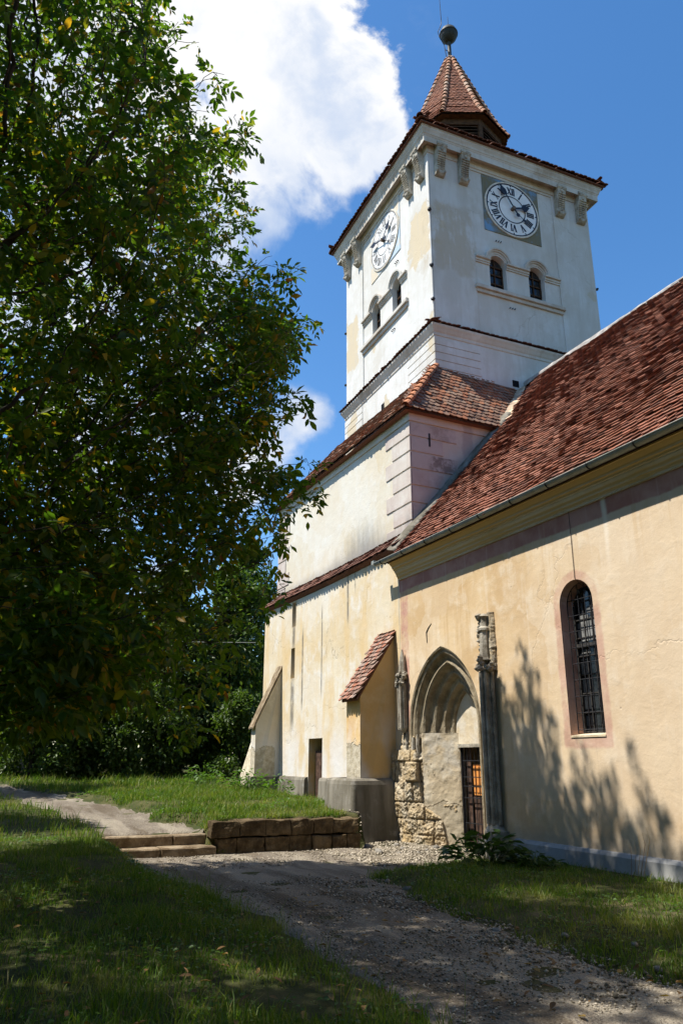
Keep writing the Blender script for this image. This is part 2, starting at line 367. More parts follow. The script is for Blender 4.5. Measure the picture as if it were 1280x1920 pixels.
def quoin_extra(b, P, x, y, z, col, h, n2, st):
    col, h = upper_extra(b, P, x, y, z, col, h, n2, st)
    d1 = b.m('MULTIPLY', mask_band(b, b.m('ADD', x, b.m('MULTIPLY', b.m('SUBTRACT', n2, .5), .8)), 10.35, .42, .12), mask_band(b, z, 8.90, .24, .05))
    d2 = b.m('MULTIPLY', mask_band(b, b.m('ADD', x, b.m('MULTIPLY', b.m('SUBTRACT', n2, .5), .8)), 10.3, .38, .2), mask_band(b, z, 9.76, .24, .06))
    dd = b.m('MULTIPLY', b.m('MAXIMUM', d1, b.m('MULTIPLY', d2, .5)), b.ss(b.noise(P, 4.5, 6, .7), .38, .58)); col = b.mix(b.m('MULTIPLY', dd, .8), col, (.20, .145, .12))
    return b.mix(b.m('MULTIPLY', b.ss(b.noise(P, 2.2, 6, .7), .52, .70), .45), col, (.36, .28, .24)), h

M = {}
M['nave'] = plaster('nave_plaster', (.67, .53, .33), (.50, .35, .18), (.74, .67, .53), .85, nave_extra)
M['base'] = plaster('base_plaster', (.66, .59, .45), (.60, .48, .30), (.68, .66, .61), .6, base_extra)
M['but'] = plaster('buttress_plaster', (.70, .47, .19), (.60, .37, .13), (.72, .56, .32), .5, base_extra)
M['butfar'] = plaster('far_buttress_plaster', (.62, .54, .39), (.50, .44, .32), (.68, .62, .47), .4, base_extra)
M['upper'] = plaster('block_plaster', (.62, .59, .50), (.58, .50, .36), (.66, .64, .58), .55, upper_extra)
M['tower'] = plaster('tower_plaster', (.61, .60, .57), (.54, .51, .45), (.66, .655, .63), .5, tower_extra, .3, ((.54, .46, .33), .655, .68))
M['quoin'] = plaster('pink_quoin_plaster', (.57, .51, .44), (.47, .39, .34), (.63, .60, .54), .5, quoin_extra, .3)
M['trim'] = plaster('trim_plaster', (.57, .54, .48), (.42, .36, .29), (.62, .60, .55), .7, None, .25)
def infill_extra(b, P, x, y, z, col, h, n2, st):
    e = b.m('MULTIPLY', b.m('SUBTRACT', b.noise(P, 3, 5, .65), .5), .7)
    low = b.ss(b.m('ADD', z, e), .78, .72); col = b.mix(b.m('MULTIPLY', low, .8), col, (.40, .34, .24))
    up = b.ss(b.m('ADD', z, e), 1.15, 1.3); col = b.mix(b.m('MULTIPLY', b.m('MULTIPLY', up, b.ss(b.noise(P, 2.2, 4, .6), .45, .6)), .5), col, (.60, .57, .50))
    ag = b.ss(b.noise(P, 60, 2, .5), .62, .7); col = b.mix(b.m('MULTIPLY', ag, .4), col, (.30, .25, .17))
    return col, b.m('SUBTRACT', h, b.m('MULTIPLY', low, .4))
M['tymp'] = plaster('portal_infill_plaster', (.60, .49, .32), (.44, .33, .19), (.70, .63, .49), .75, infill_extra, .9)
M['pinkwin'] = plaster('pink_reveal_plaster', (.54, .33, .25), (.42, .23, .17), (.62, .44, .36), .4, None, .5)
def cornice_extra(b, P, x, y, z, col, h, n2, st):  # ochre stripes paint in the wall's warm bounce light under the mouldings
    zz = b.m('ADD', z, b.m('MULTIPLY', b.m('SUBTRACT', b.noise(P, 2.5, 4, .6), .5), .03)); oc = None
    for c_, hw in ((5.725, .018), (5.79, .022), (5.90, .022), (6.00, .055)):
        q = mask_band(b, zz, c_, hw, .008); oc = q if oc is None else b.m('MAXIMUM', oc, q)
    return b.mix(b.m('MULTIPLY', oc, .85), col, (.56, .38, .14)), h
M['cornice'] = plaster('cornice_plaster', (.58, .54, .42), (.50, .40, .22), (.62, .60, .52), .5, cornice_extra, .25)

def simple(name, fn):
    mt, b = newmat(name); fn(b, b.pos()); return mt
def cement(b, P):
    z = b.sep(P)[2]; sv = b.v('MULTIPLY', P, (2.5, 2.5, .35))
    c = b.mix(b.ss(b.noise(sv, 1.3, 6, .6), .35, .7), (.13, .115, .085), (.26, .235, .19))
    c = b.mix(b.m('MULTIPLY', b.ss(b.noise(P, .9, 5, .6), .5, .7), .6), c, (.10, .085, .065))
    c = b.mix(b.m('MULTIPLY', b.ss(b.noise(P, 3, 5, .7), .55, .75), .5), c, (.38, .36, .33))
    b.out(c, .95, b.bump(b.m('ADD', b.noise(P, 3, 6, .65), b.m('MULTIPLY', b.noise(P, 40, 3), .2)), .4, .03), .1)
M['cement'] = simple('cement_plinth', cement)
def cement2(b, P):
    c = b.mix(b.ss(b.noise(P, 1.3, 6, .6), .35, .7), (.24, .235, .22), (.36, .355, .34))
    c = b.mix(b.m('MULTIPLY', b.ss(b.noise(P, 2.3, 6, .7), .55, .75), .5), c, (.15, .13, .10))
    b.out(c, .95, b.bump(b.noise(P, 7, 6, .65), .35, .02), .1)
M['plinth'] = simple('nave_plinth_cement', cement2)
def stone(dark, light, bs=.7):
    def f(b, P):
        n = b.noise(P, 4, 8, .68); c = b.mix(b.ss(n, .35, .68), dark, light)
        c = b.mix(b.m('MULTIPLY', b.ss(b.noise(P, 1.1, 5, .6), .5, .68), .6), c, tuple(q*.55 for q in dark))
        c = b.mix(b.m('MULTIPLY', b.ss(b.noise(P, 17, 4, .6), .58, .72), .55), c, tuple(min(1, q*1.25) for q in light))
        h = b.m('ADD', n, b.m('MULTIPLY', b.noise(P, 26, 5, .7), .35))
        b.out(c, .95, b.bump(h, bs, .04), .1)
    return f
def rubble_m(b, P):
    at = b.add('ShaderNodeAttribute', attribute_name='block').outputs['Fac']; jt_ = b.add('ShaderNodeAttribute', attribute_name='joint').outputs['Fac']
    n = b.noise(P, 5, 8, .7); c = b.mix(b.ss(n, .36, .66), (.36, .27, .155), (.58, .48, .33))
    c = b.mix(b.m('MULTIPLY', at, .65), c, b.mix(b.ss(b.noise(P, 3, 3), .4, .6), (.50, .36, .18), (.46, .42, .34)))
    c = b.mix(b.m('MULTIPLY', b.ss(b.noise(P, 19, 4, .65), .56, .7), .5), c, (.66, .60, .48)); c = b.mix(b.m('MULTIPLY', b.ss(b.noise(P, 11, 5, .7), .56, .66), .6), c, (.22, .155, .085))
    c = b.mix(b.m('MULTIPLY', jt_, b.ss(b.noise(P, 7, 3), .3, .6, .3, .95)), c, (.13, .095, .055))
    b.out(c, .95, b.bump(b.m('ADD', n, b.m('MULTIPLY', b.noise(P, 26, 5, .75), .5)), .9, .045), .1)
M['rubble'] = simple('rubble_stone', rubble_m)
M['portal'] = simple('portal_stone', stone((.22, .175, .11), (.38, .32, .22), .6))
M['greystone'] = simple('weathered_grey_stone', stone((.22, .19, .145), (.46, .42, .34), .8))
M['corbel'] = simple('corbel_stone', stone((.30, .27, .215), (.52, .48, .40), .7))
M['ashlar'] = simple('brown_ashlar', stone((.075, .052, .028), (.20, .145, .08), 1.0))
M['step'] = simple('step_stone', stone((.15, .105, .06), (.34, .27, .18), .8))
M['pebble'] = simple('pebble_stone', stone((.13, .115, .095), (.30, .275, .235), .3))

def tile_mat(name, cols, dirt=.5, moss=None):
    mt, b = newmat(name); P = b.pos(); r = b.rnd()
    c = b.ramp(r, [(i/(len(cols)-1), q) for i, q in enumerate(cols)])
    c = b.mix(b.m('MULTIPLY', b.ss(b.noise(P, 14, 4, .6), .5, .72), dirt), c, (.07, .055, .045))
    c = b.mix(b.m('MULTIPLY', b.ss(b.noise(P, .6, 6, .7), .52, .74), dirt*.5), c, (.075, .05, .04))
    c = b.mix(b.m('MULTIPLY', b.ss(b.noise(P, 23, 3, .6), .60, .7), .35), c, (.42, .36, .29))
    if moss: c = b.mix(b.m('MULTIPLY', b.ss(b.noise(P, 1.7, 5, .6), .5, .62), .6), c, moss)
    b.out(c, .88, b.bump(b.noise(P, 50, 3), .25, .006), .2); return mt
M['tile'] = tile_mat('nave_roof_tile', [(.10, .045, .032), (.21, .078, .045), (.25, .092, .052), (.27, .105, .062), (.16, .064, .042), (.31, .14, .09), (.23, .082, .048)], .5)
M['tileold'] = tile_mat('old_roof_tile', [(.10, .055, .035), (.24, .155, .11), (.30, .115, .055), (.19, .105, .07), (.28, .19, .13), (.35, .14, .065), (.15, .08, .05)], .6)
M['tilespire'] = tile_mat('spire_tile', [(.16, .065, .042), (.27, .11, .062), (.23, .085, .048), (.31, .15, .095), (.20, .085, .055)], .45)
M['tilebut'] = tile_mat('buttress_tile', [(.28, .095, .05), (.26, .19, .155), (.33, .12, .065), (.15, .09, .065), (.36, .26, .20), (.28, .095, .05)], .5)
M['tileedge'] = tile_mat('eave_tile', [(.10, .045, .03), (.17, .07, .042), (.13, .06, .042), (.21, .09, .055)], .6)
M['hipgrey'] = tile_mat('mortared_hip_tile', [(.38, .20, .12), (.42, .30, .22), (.34, .15, .08), (.45, .36, .28)], .4)
M['hip'] = tile_mat('hip_tile', [(.42, .17, .08), (.50, .21, .10), (.36, .15, .08)], .3)

def flat(name, col, rough=.6, metal=0., var=.3, sc=6, spec=.3):
    mt, b = newmat(name); P = b.pos()
    c = b.mix(b.ss(b.noise(P, sc, 5, .6), .35, .7), tuple(q*(1-var) for q in col), tuple(min(1, q*(1+var)) for q in col))
    b.out(c, rough, b.bump(b.noise(P, sc*6, 3), .15, .01), spec, metal); return mt
M['mortar'] = flat('lime_mortar', (.34, .32, .29), .95, 0, .25, 5, .1)
M['flash'] = flat('rusty_flashing', (.50, .37, .25), .7, .2, .4, 4)
M['gutter'] = flat('painted_gutter', (.30, .31, .27), .5, .2, .15, 5)
M['iron'] = flat('black_iron', (.035, .035, .038), .55, .5, .4, 20)
M['rust'] = flat('rusty_iron', (.16, .12, .09), .7, .3, .4, 20)
M['wood'] = flat('dark_plank', (.085, .050, .035), .8, 0, .45, 9, .2)
M['orange'] = flat('sunlit_orange_panel', (.62, .25, .06), .6, 0, .2, 4)  # strong orange stands in for sun falling on the panel wood
M['brownwood'] = flat('lantern_timber', (.08, .043, .021), .8, 0, .35, 7, .2)
M['black'] = flat('dark_void', (.012, .012, .013), .9, 0, .2, 3, .1)
M['dialwhite'] = flat('dial_enamel', (.76, .75, .72), .6, 0, .06, 3)
M['dialink'] = flat('dial_black', (.018, .022, .035), .5, 0, .2, 9)
M['copper'] = flat('dark_copper', (.030, .033, .027), .6, .0, .3, 8)
M['cream'] = flat('cream_rim', (.62, .56, .46), .8, 0, .2, 6)

def panel_m(b, P):
    c = b.mix(b.ss(b.noise(P, 1.5, 6, .65), .36, .52), (.16, .30, .46), (.19, .17, .11))
    c = b.mix(b.m('MULTIPLY', b.ss(b.noise(b.v('MULTIPLY', P, (6, 6, 1)), 1.5, 5, .6), .5, .7), .6), c, (.16, .20, .22))
    b.out(c, .9, b.bump(b.noise(P, 12, 4), .2, .01), .1)
def panel_f(b, P):
    c = b.mix(b.ss(b.noise(P, 1.5, 6, .65), .40, .58), (.42, .52, .60), (.60, .52, .40)); b.out(c, .9, None, .1)
M['panelpale'] = simple('sunlit_panel', panel_f)  # pale copy of the clock panel, sun glare put into the colour
M['inkpale'] = flat('sunlit_ink', (.26, .25, .24), .8, 0, .35, 6)  # numerals greyed by the same painted glare
M['panel'] = simple('faded_blue_panel', panel_m)
def glass_m(b, P):
    c = b.mix(b.ss(b.noise(P, 2.5, 3), .4, .6), (.006, .008, .011), (.024, .027, .031))
    b.out(c, .14, b.bump(b.noise(P, 5, 2), .04, .02), .5)
M['glass'] = simple('dark_glass', glass_m)
M['paleglass'] = flat('pale_pane', (.20, .20, .19), .45, 0, .45, 5)  # paler grey for a few panes
M['lead'] = flat('lead_came', (.06, .055, .05), .6, .3, .3, 15)

def ground_m(b, P):
    n = b.noise(P, 2.2, 7, .65); c = b.mix(b.ss(n, .35, .65), (.035, .045, .014), (.085, .080, .032))
    c = b.mix(b.m('MULTIPLY', b.ss(b.noise(P, .8, 5, .6), .55, .72), .7), c, (.15, .115, .07))
    b.out(c, .95, b.bump(b.noise(P, 18, 6, .7), .6, .05), .1)
M['ground'] = simple('turf_soil', ground_m)
def path_m(b, P):
    n = b.noise(P, 1.3, 6, .6); v1 = b.voro(P, 34); v2 = b.voro(P, 75); cr = b.sep(b.voro(P, 34, 'F1', 'Color'))[0]
    c = b.mix(b.ss(n, .36, .66), (.125, .103, .076), (.225, .190, .142))
    c = b.mix(b.m('MULTIPLY', b.ss(cr, .2, .95), .65), c, (.29, .25, .19))
    c = b.mix(b.ss(b.sep(b.voro(P, 75, 'F1', 'Color'))[1], .72, .8, 0, .6), c, (.14, .12, .10))
    c = b.mix(b.ss(v1, .40, .62, 0, .55), c, (.15, .12, .09))
    x_, y_, z_ = b.sep(P); tr = b.noise(b.v('MULTIPLY', P, (1.6, .22, 1)), 1.3, 4, .55)
    c = b.mix(b.m('MULTIPLY', b.ss(tr, .48, .62), .6), c, (.33, .285, .215)); c = b.mix(b.m('MULTIPLY', b.ss(tr, .46, .34), .6), c, (.085, .06, .035))
    h = b.m('ADD', b.m('MULTIPLY', b.m('SUBTRACT', 1., v1), .8), b.m('ADD', b.m('MULTIPLY', b.m('SUBTRACT', 1., v2), .4), b.m('MULTIPLY', b.noise(P, 6, 5, .7), 1.0)))
    b.out(c, .95, b.bump(h, .8, .03), .15)
M['path'] = simple('gravel_path', path_m)

def leaf_mat(name, cols, trans=.4, rough=.45, dry=None):
    mt, b = newmat(name); r = b.rnd(); P = b.pos()
    c = b.ramp(r, cols)
    c = b.mix(b.m('MULTIPLY', b.noise(P, 1.1, 2), .5), c, b.mix(1., c, (.62, .66, .6), 'MULTIPLY'))
    if dry: c = b.mix(b.m('MULTIPLY', b.ss(b.noise(P, .9, 5, .65), .52, .68), .6), c, dry)
    p = b.add('ShaderNodeBsdfPrincipled'); b.put(p.inputs['Base Color'], c); b.put(p.inputs['Roughness'], rough); b.put(p.inputs['Specular IOR Level'], .3)
    t = b.add('ShaderNodeBsdfTranslucent'); b.put(t.inputs[0], b.mix(1., c, (1.7, 1.9, .7), 'MULTIPLY'))
    mx_ = b.add('ShaderNodeMixShader'); mx_.inputs[0].default_value = trans
    b.nt.links.new(p.outputs[0], mx_.inputs[1]); b.nt.links.new(t.outputs[0], mx_.inputs[2])
    o = b.add('ShaderNodeOutputMaterial'); b.nt.links.new(mx_.outputs[0], o.inputs[0]); return mt
M['walnut'] = leaf_mat('walnut_leaf', [(0, (.045, .090, .010)), (.45, (.070, .122, .014)), (.78, (.105, .145, .016)), (.92, (.19, .18, .02)), (.965, (.42, .25, .02)), (1, (.22, .08, .02))], .55)
M['foliage'] = leaf_mat('dark_foliage', [(0, (.035, .068, .012)), (.6, (.068, .112, .020)), (1, (.11, .15, .032))], .35)
M['foliage2'] = leaf_mat('olive_foliage', [(0, (.050, .078, .015)), (.6, (.092, .125, .026)), (1, (.14, .165, .042))], .35)
M['needle'] = leaf_mat('conifer_needles', [(0, (.010, .022, .010)), (1, (.028, .045, .020))], .1, .6)
M['grass'] = leaf_mat('grass_blade', [(0, (.048, .105, .009)), (.5, (.092, .168, .013)), (.85, (.17, .22, .023)), (.95, (.22, .19, .07)), (1, (.28, .24, .11))], .35, .5, (.30, .27, .09))
M['weed'] = leaf_mat('weed_leaf', [(0, (.05, .11, .015)), (1, (.10, .17, .03))], .35)
M['hosta'] = leaf_mat('broad_leaf', [(0, (.030, .065, .014)), (1, (.065, .11, .03))], .25, .4)
M['dryleaf'] = leaf_mat('fallen_leaf', [(0, (.10, .05, .02)), (.6, (.20, .11, .04)), (1, (.32, .20, .06))], .2, .7)
M['bark'] = flat('walnut_bark', (.060, .050, .038), .95, 0, .4, 9, .1)

# ---------------------------------------------------------------- tile fields
def tile_field(name, O, U, V, ulen, vlen, wd, ex, mat, parent, accept=None, seed=0, jit=1.0, thick=.02, shape='round', lift=None):
    """overlapping flat clay tiles on the plane O + u*U + v*V (U along the eave, V up the slope)"""
    lift = thick*1.9 if lift is None else lift
    rg = np.random.default_rng(seed); U = np.array(Vector(U).normalized()); V = np.array(Vector(V).normalized()); N = np.cross(U, V)
    if N[2] < 0: N = -N
    O = np.array(O, float); L = ex*2.0; hw = wd*.485
    if shape == 'round': ol = [(-hw, .30*wd), (-hw*.72, .11*wd), (-hw*.35, .02*wd), (hw*.35, .02*wd), (hw*.72, .11*wd), (hw, .30*wd), (hw, L), (-hw, L)]
    else: ol = [(-hw, .04*wd), (0, 0), (hw, .04*wd), (hw, L), (-hw, L)]
    ol = np.array(ol); n = len(ol); VV, FF = [], []; nb = 0
    for j in range(int(vlen/ex)+1):
        for i in range(-1, int(ulen/wd)+1):
            u = (i+.5+(.5 if j % 2 else 0))*wd; v = j*ex
            if u < -wd*.3 or u > ulen+wd*.3 or v > vlen: continue
            if accept and not accept(u, v): continue
            a = rg.normal(0, .018*jit); du, dv, dh = rg.normal(0, .004*jit), rg.normal(0, .007*jit), abs(rg.normal(0, .006*jit))
            q = ol.copy(); x = q[:, 0]*math.cos(a)-q[:, 1]*math.sin(a); y = q[:, 0]*math.sin(a)+q[:, 1]*math.cos(a)
            tl = rg.normal(0, .03*jit)
            h = (lift+dh)*(1-np.clip(y/L, 0, 1))+.002+x*tl
            base = O+np.outer(u+du+x, U)+np.outer(np.minimum(v+dv+y, vlen+.02), V)
            VV.append(base+np.outer(h+thick, N)); VV.append(base+np.outer(h, N))
            FF.append((nb, n)); nb += 2*n
    faces = []
    for k, n in FF:
        faces.append(tuple(range(k, k+n)))
        for i in range(n-2 if shape != 'round' else n-2): faces.append((k+i, k+n+i, k+n+i+1, k+i+1))
        faces.append((k+n-1, k+2*n-1, k+n, k))
    me = bpy.data.meshes.new(name); me.from_pydata(np.concatenate(VV).tolist(), [], faces)
    return link(name, me, parent, mat)

def ridge_tiles(name, A, B, r, mat, parent, step=.32, seed=0):
    """half-round tiles laid along the line A-B"""
    rg = random.Random(seed); A, B = Vector(A), Vector(B); t = (B-A).normalized(); L = (B-A).length
    s = t.cross(Vector((0, 0, 1))).normalized(); u = s.cross(t); mb = MB(); k = 0
    for i in range(int(L/step)+1):
        p = A+t*(i*step); q = A+t*min(i*step+step*1.12, L+.05); ra, rb = r*(1.12+rg.uniform(-.05, .05)), r*.9; off = u*(.02+rg.uniform(0, .012))
        ra_, rb_ = [], []
        for j in range(7):
            g = math.pi*j/6
            ra_.append(p+off+s*math.cos(g)*ra+u*math.sin(g)*ra); rb_.append(q+s*math.cos(g)*rb+u*math.sin(g)*rb)
        mb.strip(ra_, rb_); mb.strip([p+off+(x-p-off)*.82 for x in ra_], ra_)
    return mb.build(name, mat, parent)

import bmesh
def rough(o, amp, cuts, seed):
    """subdivide and weather a stone mesh"""
    bm = bmesh.new(); bm.from_mesh(o.data); bmesh.ops.subdivide_edges(bm, edges=bm.edges, cuts=cuts, use_grid_fill=True)
    from mathutils import noise as mn
    for v in bm.verts:
        p = v.co*4.0+Vector((seed, 0, 0)); v.co += Vector((mn.noise(p), mn.noise(p+Vector((9, 0, 0))), mn.noise(p+Vector((0, 9, 0)))))*amp+v.normal*mn.noise(v.co*13)*amp*.6
    bm.to_mesh(o.data); bm.free()

# ================================================================ THE CHURCH
church = empty('church', (14.12, 14, 0), 'white plastered church with a square clock tower and red tiled roofs, above the gravel path', 'church')
WX = 8.86
FN = Frame((WX, 15.18, 0), (0, -1, 0), (-1, 0, 0))        # south wall: a = 15.18 - y
NA = lambda y: 15.18-y
# ---- nave wall with window and portal openings
PC, PHW, PSP, PR = NA(13.55), 1.33, 2.24, 1.714
def pointed(hw, z0, n=14, spring=PSP, r=None):
    """pointed arch outline around the portal axis with its half width moved inwards"""
    rr = (PR-(PHW-hw)) if r is None else r; cx = hw-rr; ap = math.acos(-cx/rr) if rr > abs(cx) else 0
    L = [(PC-hw, z0)] + [(PC-(cx+rr*math.cos(ap*i/n)), spring+rr*math.sin(ap*i/n)) for i in range(n+1)]
    return L + [(2*PC-q[0], q[1]) for q in reversed(L[:-1])]
WC, WHW, WB, WS = NA(9.45), .385, 2.0, 4.105
win_o = arch_pts(WC, WHW, WB, WS); port_o = pointed(PHW, -.3)
mb = MB(FN); mb.plate([[(-.02, -.3), (-.02, 6.1), (18.2, 6.1), (18.2, -.3)], win_o, port_o], 0)
mb.build('nave_wall', M['nave'], church)
mb2 = MB(lambda p: Vector((p[0], p[1], p[2])))
k = mb2.pts([(WX, -3.02, -.3), (19.38, -3.02, -.3), (19.38, -3.02, 6.1), (14.12, -3.02, 12.4), (WX, -3.02, 6.1)]); mb2.face(k, k+1, k+2, k+3, k+4)
k = mb2.pts([(19.38, -3.02, -.3), (19.38, 16.4, -.3), (19.38, 16.4, 6.1), (19.38, -3.02, 6.1)]); mb2.face(k, k+1, k+2, k+3)
mb2.build('nave_end_wall', M['nave'], church)
# nave plinth
def zprof(mbx, prof, a0, a1, seg=1):   # profile (c, b) swept along a
    n = len(prof); rows = [[(a0+(a1-a0)*i/seg, q[1], q[0]) for q in prof] for i in range(seg+1)]
    for i in range(seg): mbx.strip(rows[i], rows[i+1])
    for row in (rows[0], rows[-1]): k = mbx.pts(row); mbx.face(*range(k, k+n))
mb = MB(FN); zprof(mb, [(0, -.3), (.10, -.3), (.09, .30), (.05, .345), (-.01, .355)], NA(11.38), NA(-3)); mb.build('nave_plinth', M['plinth'], church)
# cornice
CP = [(-.02, 5.66), (.035, 5.665), (.04, 5.70), (.06, 5.71), (.065, 5.735), (.085, 5.75), (.10, 5.80), (.135, 5.845), (.14, 5.87), (.165, 5.875), (.17, 5.905), (.20, 5.92), (.215, 5.965), (.26, 6.01), (.275, 6.03), (.30, 6.035), (.305, 6.10), (-.02, 6.12)]
mb = MB(FN); zprof(mb, CP, 0, NA(-3)); mb.build('nave_cornice', M['cornice'], church)
# gutter: half-round trough with brackets
GX, GZ, GR = WX-.385, 6.13, .075
mb = MB(); rows = []
for y in (15.62, 14.9, 10, 5, 0, -3):
    rows.append([(GX-GR*math.cos(math.pi*i/8), y, GZ-GR*math.sin(math.pi*i/8)) for i in range(9)] + [(GX+GR*.86*math.cos(math.pi*i/8), y, GZ-GR*.86*math.sin(math.pi*i/8)) for i in range(9)])
for i in range(len(rows)-1): mb.strip(rows[i], rows[i+1], True)
for row in (rows[0], rows[-1]): k = mb.pts(row[:9]); mb.face(*range(k, k+9))
mb.tube([(GX-GR, 15.62, GZ), (GX-GR, -3, GZ)], .011, 6)
gut = mb.build('gutter', M['gutter'], church, True)
for i in range(18):
    y = 15.3-.98*i
    mb = MB(); mb.tube([(GX-GR*1.08*math.cos(g), y, GZ-GR*1.08*math.sin(g)) for g in [math.pi*j/8-.25 for j in range(10)]]+[(WX-.22, y, GZ-.02)], .011, 5)
    mb.build('gutter_bracket', M['iron'], gut)
mb = MB(); mb.hexa([(GX-.08, 15.60, GZ-.02), (GX+.08, 15.60, GZ-.02), (GX+.08, 15.72, GZ-.02), (GX-.08, 15.72, GZ-.02), (GX-.08, 15.60, GZ+.07), (GX+.08, 15.60, GZ+.07), (GX+.08, 15.72, GZ+.07), (GX-.08, 15.72, GZ+.07)])
mb.build('gutter_end', M['gutter'], gut)
# nave roof: slope board under the tiles, tiles, ridge
EV, RG = Vector((8.50, 0, 6.10)), Vector((14.12, 0, 12.58)); SL = (RG-EV).length; VD = (RG-EV).normalized()
zr = lambda x: 6.10+(x-8.50)*(12.58-6.10)/(14.12-8.50)
def nave_limit(x):
    z = zr(x); return 15.30 if z < 10.35 else min(16.42, 15.20+(z-10.35)/1.72)
mb = MB()
Lx = [8.52+(14.12-8.52)*i/24 for i in range(25)]
mb.strip([(x, -3.1, zr(x)-.085) for x in Lx], [(x, nave_limit(x)+.03, zr(x)-.085) for x in Lx])
mb.strip([(14.12, -3.1, 12.55), (19.8, -3.1, 6.05)], [(14.12, 16.4, 12.55), (19.8, 16.4, 6.05)])
mb.strip([(8.52, -3.1, 6.07), (8.9, -3.1, 6.07)], [(8.52, 15.25, 6.07), (8.9, 15.25, 6.07)])
nroof = mb.build('nave_roof', M['tileedge'], church)
tile_field('roof_tiles', (8.47, 15.60-.01, 6.07), (0, -1, 0), VD, 18.5, SL, .165, .128, M['tile'], nroof,
           accept=lambda u, v: 15.59-u < nave_limit(8.47+VD.x*v)-.16-(.10 if v > 3 else .22-.04*v) and True, seed=3, jit=1.5, thick=.014, lift=.052)
def sag_roof(o):
    co = np.empty(len(o.data.vertices)*3, np.float32); o.data.vertices.foreach_get('co', co); co = co.reshape(-1, 3); y, x = co[:, 1], co[:, 0]
    co[:, 2] += .022*np.sin(y*1.1+x*.6)+.014*np.sin(y*2.7-x*1.3)-.03*np.sin(np.pi*np.clip((x-8.5)/5.6, 0, 1))*(1+.5*np.sin(y*.8)); o.data.vertices.foreach_set('co', co.ravel())
for o_ in nroof.children: sag_roof(o_)
mb = MB()
rg = random.Random(4); pr = [(-.11, -.13), (-.10, -.02), (-.05, .05), (.05, .05), (.10, -.02), (.11, -.13)]; rows = []
for i in range(90):
    y = 16.35-i*.22; rows.append([(14.12+q[0]*(1+rg.uniform(-.12, .12)), y, 12.62+q[1]+rg.uniform(-.012, .012)) for q in pr])
for i in range(89): mb.strip(rows[i], rows[i+1])
mb.build('ridge_mortar', M['mortar'], church)
# mortar fillet where the nave roof meets the pink block, and the rusty flashing above it
mb = MB(); rows = []
for i in range(40):
    x = 8.62+(12.50-8.62)*i/39; sg = .075*math.sin(math.pi*i/39); z = zr(x)+.05-sg*.3; wv = .17+.10*max(0, 1-i/8)
    rows.append([(x+rg.uniform(-.01, .01), 15.345, z+.15+rg.uniform(-.012, .012)), (x, 15.28, z+.12), (x, 15.30-wv+rg.uniform(-.015, .015), z+.045), (x, 15.29-wv, z-.03)])
for i in range(39): mb.strip(rows[i], rows[i+1])
mb.build('valley_mortar', M['cement'], church, True)
mb = MB(); rows = []
for i in range(26):
    x = 12.28+(14.10-12.28)*i/25; yl = nave_limit(x); z = zr(x)+.06; wv = .32-.16*i/25
    rows.append([(x-.30+.02*math.sin(i*1.3), min(yl+.10, 16.4), z+.12), (x-.10, yl-.01, z-.02), (x+.02, yl-wv*.6, z+.02), (x+.10+rg.uniform(-.02, .02), yl-wv, z+.035)])
for i in range(25): mb.strip(rows[i], rows[i+1])
mb.build('valley_flashing', M['flash'], church, True)

# ---- nave window
win = MB(FN); bo = arch_pts(WC, .312, WB+.04, WS-.01)
win.strip([(q[0], q[1], 0) for q in win_o], [(q[0], q[1], -.27) for q in bo])
wino = win.build('nave_window', M['pinkwin'], church)
mb = MB(FN); mb.strip([(WC-WHW, WB, .012), (WC+WHW, WB, .012)], [(WC-.312, WB+.042, -.27), (WC+.312, WB+.042, -.27)])
mb.strip([(WC-WHW, WB-.03, .012), (WC+WHW, WB-.03, .012)], [(WC-WHW, WB, .012), (WC+WHW, WB, .012)]); mb.build('sill', M['tymp'], wino)
mb = MB(FN); mb.plate([bo], -.25); mb.build('glass', M['glass'], wino)
mb = MB(FN)
for a0, a1, b0, b1 in ((-.20, .0, 3.50, 3.93), (.02, .22, 3.50, 3.88), (-.02, .20, 3.96, 4.06), (-.22, -.02, 3.30, 3.36)): mb.box(WC+a0, WC+a1, b0, b1, -.248, -.242)
mb.build('pane', M['paleglass'], wino)
mb = MB(FN)
for a in (-.09, .09): mb.box(WC+a-.008, WC+a+.008, WB+.06, 4.30, -.245, -.225)
for bz in [2.06+.30*i for i in range(8)]: mb.box(WC-.30, WC+.30, bz-.009, bz+.009, -.246, -.228)
mb.box(WC-.31, WC+.31, 3.40, 3.46, -.246, -.20); mb.box(WC-.31, WC-.28, WB+.04, 4.1, -.246, -.21); mb.box(WC+.28, WC+.31, WB+.04, 4.1, -.246, -.21)
mb.build('glazing_bars', M['lead'], wino)
mb = MB(FN)
for a in (-.22, -.075, .075, .22): mb.tube([(WC+a, WB+.03, -.13), (WC+a, 4.09+math.sqrt(max(.345**2-a*a, 0)), -.13)], .008, 5)
for bz in [2.09+.262*i for i in range(9)]: mb.tube([(WC-.35, bz, -.135), (WC+.35, bz, -.135)], .007, 5)
mb.tube([(q[0], q[1], -.132) for q in arch_pts(WC, .345, WB+.03, WS)], .008, 5)
mb.build('window_grille', M['iron'], wino)
mb = MB(FN); mb.tube([(WC+.06, 5.66, .02), (WC+.05, 5.1, .012), (WC+.045, 4.5, .012), (WC+.03, 4.36, -.2)], .006, 5); mb.build('wire', M['rust'], church)
mb = MB(FN); mb.tube([(NA(14.05), 4.05, .004), (NA(14.06), 4.28, .006), (NA(13.98), 4.36, .006), (NA(13.86), 4.44, .004)], [.010, .014, .012, .006], 5); mb.build('wall_crack', M['black'], church)
mb = MB(FN); mb.tube([(WC-.02, 4.36, -.20), (WC-.02, 4.30, -.10)], .03, 7); mb.build('lamp_fitting', M['iron'], wino)

